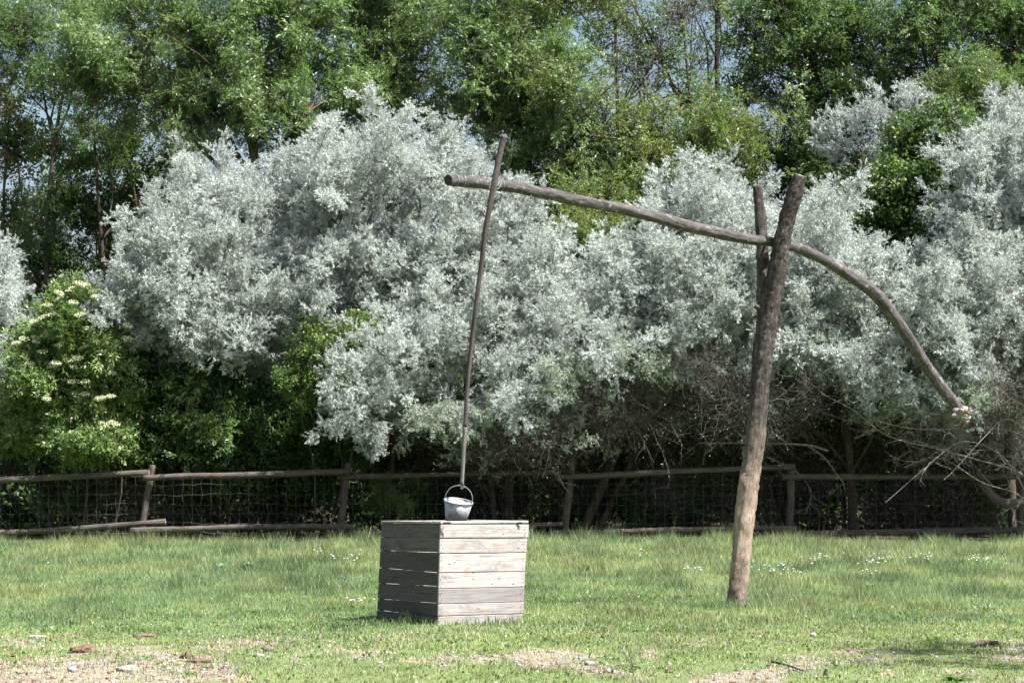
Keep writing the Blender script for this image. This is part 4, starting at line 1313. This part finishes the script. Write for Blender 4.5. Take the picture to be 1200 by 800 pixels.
tree('ash_tree', 'broad light green tree behind the tip of the beam and the top of the rod', 'tree', 620, 57.5,
     [(600, 60, 80, 55), (665, 90, 70, 50), (560, 110, 60, 45), (630, 140, 75, 50), (700, 150, 45, 45), (600, 200, 50, 32), (665, 210, 70, 45), (720, 230, 50, 50), (640, -10, 90, 45), (550, 20, 60, 50), (610, 255, 40, 20)], ('ash', 'ash', 'ash_yellow'), 1.6, 1.1, TG, 0.19, 'trunk_lichen')
tree('yellowish_tree', 'yellow-green tree behind the beam left of the fork prongs', 'tree', 800, 57.0,
     [(770, 165, 42, 30), (830, 150, 42, 26), (740, 215, 45, 40), (800, 205, 55, 38), (860, 165, 30, 25), (700, 250, 50, 30)], ('ash_yellow', 'ash_yellow', 'ash'), 3.4, 1.1, None, 0.12)
tree('poplar_tree', 'open tall tree with many upright bare limbs against the sky above the beam', 'tree', 770, 64.0,
     [(720, 10, 45, 40), (770, 60, 40, 30), (800, 20, 50, 30), (745, 45, 20, 20), (840, 5, 40, 25), (830, 110, 30, 20), (700, 60, 25, 25), (820, 70, 25, 20), (760, 100, 30, 18), (735, 90, 25, 20)], ('poplar', 'twigs', 'poplar'), 2.3, 1.0, None, 0.17, stems=4)
tree('ash_tree', 'dark green tree with long thin dead twigs above the top of the fork', 'tree', 985, 60.0,
     [(890, 40, 60, 42), (950, 55, 70, 55), (880, 95, 35, 30), (1000, 100, 60, 40), (940, 120, 45, 38), (900, 180, 55, 34), (955, 165, 55, 38), (860, 190, 40, 30), (940, -10, 90, 45), (1010, 30, 60, 45), (905, 215, 40, 20)], ('ash_deep', 'ash', 'broad'), 1.4, 1.1, TG, 0.18)
tree('ash_tree', 'tall green tree filling the top right corner', 'tree', 1130, 59.0,
     [(1090, 40, 70, 50), (1160, 30, 70, 55), (1190, 80, 50, 35), (1060, 90, 55, 40), (1130, 95, 60, 35), (1110, -20, 90, 45), (1230, 30, 70, 70), (1000, 190, 45, 30), (1010, 225, 45, 35), (960, 215, 40, 30), (1060, 150, 50, 35)], ('ash', 'ash_deep'), 1.35, 1.1, TG, 0.19)
tree('yellowish_tree', 'yellow-green tree crown peeping over the silver tree near the right edge', 'tree', 1165, 54.5,
     [(1150, 100, 36, 15), (1190, 100, 36, 18), (1120, 115, 22, 12), (1230, 110, 40, 25)], ('ash_yellow', 'ash'), 4.0, 0.95, None, 0.08)

yt = tree('young_tree', 'leafy young tree just past the right edge that shades the lower right grass', 'tree', 600, 19.2, [], 'poplar', limbs=False)
yt.location = (6.3, 19.6, gz1(6.3, 19.6))
A = Acc()
A.tube(curve([(0, 0, -.1), (.05, 0, 1.2), (-.1, .1, 2.4), (-.3, .1, 3.6)], 12), np.linspace(.07, .02, 12), 0, 8)
for e in ((-1.5, .2, 3.0), (-1.3, 1.2, 2.6), (-1.6, -.8, 2.7), (.6, .3, 3.2), (-1.0, -.2, 3.8)):
    A.tube(curve([(-.05, .05, 1.8), (e[0] * .5, e[1] * .5, e[2] - .4), e], 8), np.linspace(.03, .008, 8), 0, 5)
    for _ in range(8):
        pos = Vector(e) + Vector(RNG.normal(size=3) * .28) + yt.location
        if pos.x - 0.35 < pos.y * .192 + .15: pos.x = pos.y * .192 + .5
        place_bough(yt, PROTO['poplar'][RNG.integers(4)], pos, (0.3, RNG.normal() * .5, .8), .5)
link('trunk', A.mesh('trunk', [M['trunk']]), yt)

# ------------------------------------------------------------------ dead branches at the right, over the fence
dead = empty('dead_bush', (P(1215, 600, 45.2).x, 45.2, gz1(P(1215, 600, 45.2).x, 45.2)), 'dead grey bush with yellow lichen spraying bare branches over the right end of the fence', 'bush')
Od = np.array(dead.location)


def dead_branch(pix, Y0, Y1, r0, r1, subs, seed, name='dead_branch', mat='twig_pale', parent=dead, slen=0.45):
    g = np.random.default_rng(seed)
    n = len(pix)
    pts = [np.array(P(a, b, Y0 + (Y1 - Y0) * i / (n - 1))) for i, (a, b) in enumerate(pix)]
    line = curve(pts, 22); A = Acc(); Op = np.array(parent.location)
    A.tube(line - Op, np.linspace(r0, r1, 22), 0, 6, rough=0.2, rng=g)
    main = line[-1] - line[0]; main /= np.linalg.norm(main)
    for _ in range(subs):
        i = int(g.integers(3, 21)); ln = slen * (0.3 + g.random())
        d = main * 0.6 + rnd_dirs(1, (0, 0, 0), 1, g)[0] * 0.9
        tw = wiggle(line[i], d, ln, 6, 0.16, g)
        A.tube(tw - Op, np.linspace(r1 * 1.1, r1 * 0.35, 6), 0, 4)
        for _ in range(3):
            k = int(g.integers(1, 5))
            t2 = wiggle(tw[k], (tw[k + 1] - tw[k]) / ln * 5 + g.normal(size=3) * 0.8, ln * 0.4, 4, 0.2, g)
            A.tube(t2 - Op, np.linspace(r1 * 0.6, r1 * 0.25, 4), 0, 3)
    return link(name, A.mesh(name, [M[mat]]), parent)


DB = [([(1215, 600), (1235, 520), (1215, 440), (1160, 402), (1110, 372), (1068, 343)], .016, .005, 14),
      ([(1215, 600), (1225, 530), (1200, 480), (1160, 480), (1110, 481), (1050, 497)], .017, .005, 16),
      ([(1215, 600), (1210, 520), (1180, 492), (1150, 515), (1120, 548), (1108, 562)], .013, .004, 12),
      ([(1215, 600), (1230, 540), (1190, 505), (1130, 502), (1070, 500), (1020, 492)], .014, .005, 14),
      ([(1215, 600), (1230, 470), (1190, 400), (1130, 408), (1080, 408)], .012, .004, 8),
      ([(1215, 600), (1200, 560), (1150, 540), (1095, 528), (1040, 510), (1000, 480), (960, 462)], .012, .004, 14),
      ([(1215, 600), (1250, 450), (1200, 360), (1140, 335), (1090, 315)], .014, .004, 10),
      ([(1215, 600), (1190, 575), (1150, 565), (1100, 535), (1062, 545)], .012, .004, 10),
      ([(1215, 600), (1235, 520), (1200, 455), (1150, 430), (1100, 440)], .012, .004, 10),
      ([(1215, 600), (1180, 540), (1130, 520), (1085, 545), (1040, 590)], .010, .004, 8),
      ([(1215, 600), (1205, 500), (1190, 430), (1170, 370), (1160, 330)], .014, .004, 10)]
for i, (px, r0, r1, sb) in enumerate(DB):
    dead_branch([(a + random.uniform(-3, 3), b + random.uniform(-3, 3)) for a, b in px], 45.2, 44.6 + 0.5 * random.random(), r0, r1, sb, 700 + i, slen=0.55)
link('root_log', log_mesh('root_log', [np.array(P(a, b, 45.75)) for a, b in ((1150, 566), (1158, 576), (1172, 588), (1190, 590), (1215, 584), (1240, 590))], [.06, .085, .09, .09, .08, .09], M['rail'], M['cut'], 12, 30, .1, (), 77, dead.location), dead)
for i in range(8):
    px, py = 1060 + 180 * RNG.random(), 495 + 50 * RNG.random()
    place_bough(dead, PROTO['deadtwigs'][i % 4], P(px, py, 45.0 + 0.6 * RNG.random()), (-0.8, -0.1, 0.25 - RNG.random() * .6), 0.6 + .3 * RNG.random(), 'bare_twigs')

db2 = empty('hanging_dead_branch', P(900, 520, 46.0), 'thick pale dead branch crossing behind the forked post just above the fence rail', 'branch')
dead_branch([(970, 528), (950, 522), (925, 520), (895, 519), (860, 519), (819, 519)], 46.3, 46.0, .023, .010, 8, 801, parent=db2, slen=.35)
dead_branch([(945, 521), (965, 535), (978, 552), (990, 568)], 46.2, 45.7, .014, .006, 8, 802, parent=db2, slen=.35)
dead_branch([(840, 519), (833, 527), (826, 532), (824, 545)], 46.0, 46.0, .010, .004, 2, 803, parent=db2, slen=.15)
for i, (pix, r0, r1, lab) in enumerate([
        ([(918, 440), (940, 470), (985, 490), (1030, 500), (1060, 515)], .014, .006, 'thin bare branch arching down under the bend of the beam'),
        ([(898, 535), (930, 550), (950, 575), (945, 600)], .012, .005, 'crooked bare branch hanging over the rail right beside the forked post'),
        ([(672, 540), (668, 500), (680, 470), (700, 455), (722, 440)], .040, .012, 'dark crooked stem rising from the fence post right of the plank box')]):
    e = empty('bare_branch', P(*pix[0], 46.6), lab, 'branch')
    dead_branch(pix, 46.6 + (i == 2) * .8, 46.2 + (i == 2) * .6, r0, r1, 9, 820 + i, parent=e, mat='twig_pale' if i < 2 else 'trunk')

# ------------------------------------------------------------------ small things in the grass
def clod(px, py, r, mat, label, cat, name, seed, flat=(1.2, 1, .45), amp=.4):
    p = ground_hit(px, py)
    r *= 0.85
    o = link(name, blob_mesh(name, r, M[mat], seed, 3, amp, 2.4, flat), None, (p.x, p.y, p.z + r * flat[2] * .45), label, cat)
    o.rotation_euler = (0, 0, seed * 1.3)
    return o


DG = 'dried dung pats and clods in the worn turf'
for i, (px, py, r, fl, lab) in enumerate([
        (97, 764, .085, (1.3, 1, .5), 'reddish brown crumbly dung pat in the worn patch at the lower left'),
        (221, 771, .055, (1.1, 1, .6), 'dark brown dung lump left of the shiny dark clod'),
        (232, 776, .065, (1.5, 1, .35), 'flat reddish dung crust touching the dark brown dung lump'),
        (713, 737, .06, (1.5, 1, .35), 'brown dung pat right of the plank box, nearest the camera of the two there'),
        (752, 714, .045, (1.3, 1, .5), 'small brown dung pat farther off, between plank box and forked post'),
        (250, 703, .05, (1.7, 1, .25), 'thin brown dung smear in the grass left of the plank box'),
        (12, 769, .05, (1.6, 1, .3), 'low reddish dung crust at the lower left edge'),
        (784, 788, .03, (1, 1, .7), 'single small brown dung pellet right of the leafy weed')]):
    clod(px, py, r, 'dung', lab, 'dung', 'dung_pat', 5 + i, fl, .7).__setitem__('group', DG)
for i, (px, py, r, fl, mt, lab) in enumerate([
        (313, 763, .052, (1.15, 1, .75), 'darkstone', 'smooth dark round clod lying on pale gravel in front of the plank box'),
        (303, 769, .045, (1.2, 1, .5), 'stone', 'dull grey stone touching the smooth dark clod'),
        (150, 786, .065, (1.6, 1, .5), 'chalk', 'whitish crumbly lump nearest the lower left corner'),
        (85, 787, .04, (1.2, 1, .8), 'stone', 'grey stone with dark hollow left of the whitish crumbly lump'),
        (43, 747, .06, (1.8, .8, .35), 'stone', 'long flat grey stone at the left, highest in the worn patch'),
        (691, 779, .045, (1.2, 1, .6), 'stone', 'pale grey stone left of the leafy weed'),
        (714, 788, .04, (1.4, 1, .5), 'stone', 'pale flat stone just below the leafy weed'),
        (168, 746, .07, (1.9, .8, .35), 'dung', 'long brown clod with pale rim in the worn turf left of the box'),
        (953, 746, .032, (1, 1, 1), 'chalk', 'small pale fluffy tuft in front of the forked post')]):
    clod(px, py, r, mt, lab, 'stone' if mt != 'dung' else 'clod', 'stone' if mt != 'dung' else 'clod', 25 + i, fl, .35)
# scattered crumbs nobody could count
crumbs_v, crumbs_q, ico = [], [], None
bm = bmesh.new(); bmesh.ops.create_icosphere(bm, subdivisions=1, radius=1.0)
iv = np.array([v.co[:] for v in bm.verts]); it = np.array([[v.index for v in f.verts] for f in bm.faces]); bm.free()
V_, T_, m_ = [], [], []
k = 0
n = 4200
yy = np.sqrt(16.8 ** 2 + RNG.random(n * 4) * (27 ** 2 - 16.8 ** 2)); xx = (RNG.random(n * 4) * 2 - 1) * (yy * .2 + .8)
ok = (RNG.random(n * 4) < bare_at(xx, yy) * 1.2 + .02) & ~in_box(xx, yy, .05)
for x, y in list(zip(xx[ok], yy[ok]))[:n]:
    r = .004 + .013 * RNG.random() ** 3
    V_.append(iv * r * (1 + 1.1 * (RNG.random((len(iv), 1)) - .5)) * [1.3, 1, .7] + [x, y, gz1(x, y) + r * .2]); T_.append(it + k * len(iv)); k += 1
    m_ += [(0, 0, 1, 2, 2)[int(RNG.random() * 5)]] * len(it)
me = mesh_np('crumbs', np.concatenate(V_), tris=np.concatenate(T_), mats=[M['dung'], M['chalk'], M['stone']], midx=m_)
link('crumbs', me, kind='stuff', label='scattered crumbs of soil and gravel in the worn turf', cat='gravel')


def weed(px, py, n, ln, w, mat, label, seed, rise=0.6, cat='plant', name='weed', stalks=0):
    g = np.random.default_rng(seed)
    p = ground_hit(px, py)
    e = empty(name, p, label, cat)
    A = Acc()
    for i in range(n):
        a = g.random() * 6.283; L = ln * (.6 + .6 * g.random()); rs = rise * (.5 + g.random())
        d = np.array([math.cos(a), math.sin(a), rs]); d /= np.linalg.norm(d)
        side = np.array([-math.sin(a), math.cos(a), 0])
        b0 = g.normal(size=3) * [.03, .03, 0]
        k = 5; t = np.linspace(0, 1, k); c = b0 + d * (t * L)[:, None] + np.stack([0 * t, 0 * t, -.35 * L * t ** 2], 1)
        ww = w * np.sin(np.pi * np.clip(t * .9 + .08, 0, 1)) * (.7 + .6 * g.random(k))
        v = np.concatenate([c - side * ww[:, None] / 2, c + side * ww[:, None] / 2 + [0, 0, .004]])
        q = [[j, j + 1, k + j + 1, k + j] for j in range(k - 1)]
        A.add(v, q, 0, g.random())
    link('leaves', A.mesh('leaves', [M[mat]]), e)
    if stalks:
        B = Acc()
        for _ in range(stalks):
            B.tube(wiggle((0, 0, 0), (g.normal() * .5, g.normal() * .5, 1), .16 + .1 * g.random(), 5, .12, g), [.004, .004, .003, .003, .002], 0, 4)
        link('stalk', B.mesh('stalk', [M['twig']]), e)
    return e


weed(292, 668, 60, .20, .035, 'thistle', 'grey-green thistle clump in the grass left of the plank box', 1, 1.1, name='thistle')
weed(303, 682, 30, .15, .03, 'thistle', 'small grey-green thistle just below the larger thistle clump', 2, .9, name='thistle')
weed(258, 667, 34, .17, .03, 'thistle', 'grey-green thistle left of the larger thistle clump', 3, 1.0, name='thistle')
weed(400, 680, 26, .13, .03, 'thistle', 'low grey-green thistle close left of the plank box', 4, .9, name='thistle')
weed(742, 783, 46, .12, .035, 'elder', 'low leafy weed with dry stalks in the turf at the bottom, right of the box', 5, .5, stalks=3)
weed(775, 783, 22, .09, .03, 'elder', 'smaller leafy weed touching the right side of the stalked weed', 6, .5)
weed(1120, 797, 34, .12, .035, 'elder', 'low leafy weed at the bottom edge near the right corner', 7, .7)
weed(165, 739, 50, .09, .022, 'bright' if 'bright' in M else 'elder', 'fresh green tuft above the long brown clod at the left', 8, .7)
weed(1157, 716, 26, .12, .03, 'thistle', 'grey-green thistle near the right edge of the meadow', 9, 1.0, name='thistle')
weed(690, 668, 30, .18, .03, 'ash', 'dark green grass tussock right of the plank box', 10, 1.6, name='tussock')
weed(1020, 690, 40, .14, .02, 'ash', 'dark green grass tussock below the bend of the beam', 11, 1.6, name='tussock')
for i, (pix, r, lab) in enumerate([
        ([(900, 781), (905, 778), (925, 783), (945, 790)], .010, 'crooked dry stick on the ground in front of the forked post'),
        ([(683, 727), (688, 731), (694, 735)], .010, 'short pale stick in the grass right of the plank box'),
        ([(1140, 759), (1155, 757), (1170, 757)], .022, 'weathered grey stick half hidden in the grass near the right edge'),
        ([(68, 700), (78, 708), (86, 717)], .004, 'long pale dry straw in the grass at the left'),
        ([(967, 794), (968, 789), (969, 785)], .016, 'small upright brown stub at the bottom in front of the forked post')]):
    q = [ground_hit(a, b) for a, b in pix]
    if i == 4: q = [q[0] + Vector((0, 0, .0)), q[0] + Vector((.004, 0, .03)), q[0] + Vector((.012, 0, .065))]
    o0 = q[0].copy(); g = [np.array(v) + [0, 0, r * .8 + .012] for v in q]
    if i == 4: g = [np.array(v) for v in q]
    link('stick', log_mesh('stick', g, [r, r, r * .7, r * .6][:max(2, len(g))], M['rod' if i in (0, 4) else 'rail'], M['cut'], 8, 14, .15, (), i, o0), None, o0, lab, 'stick')
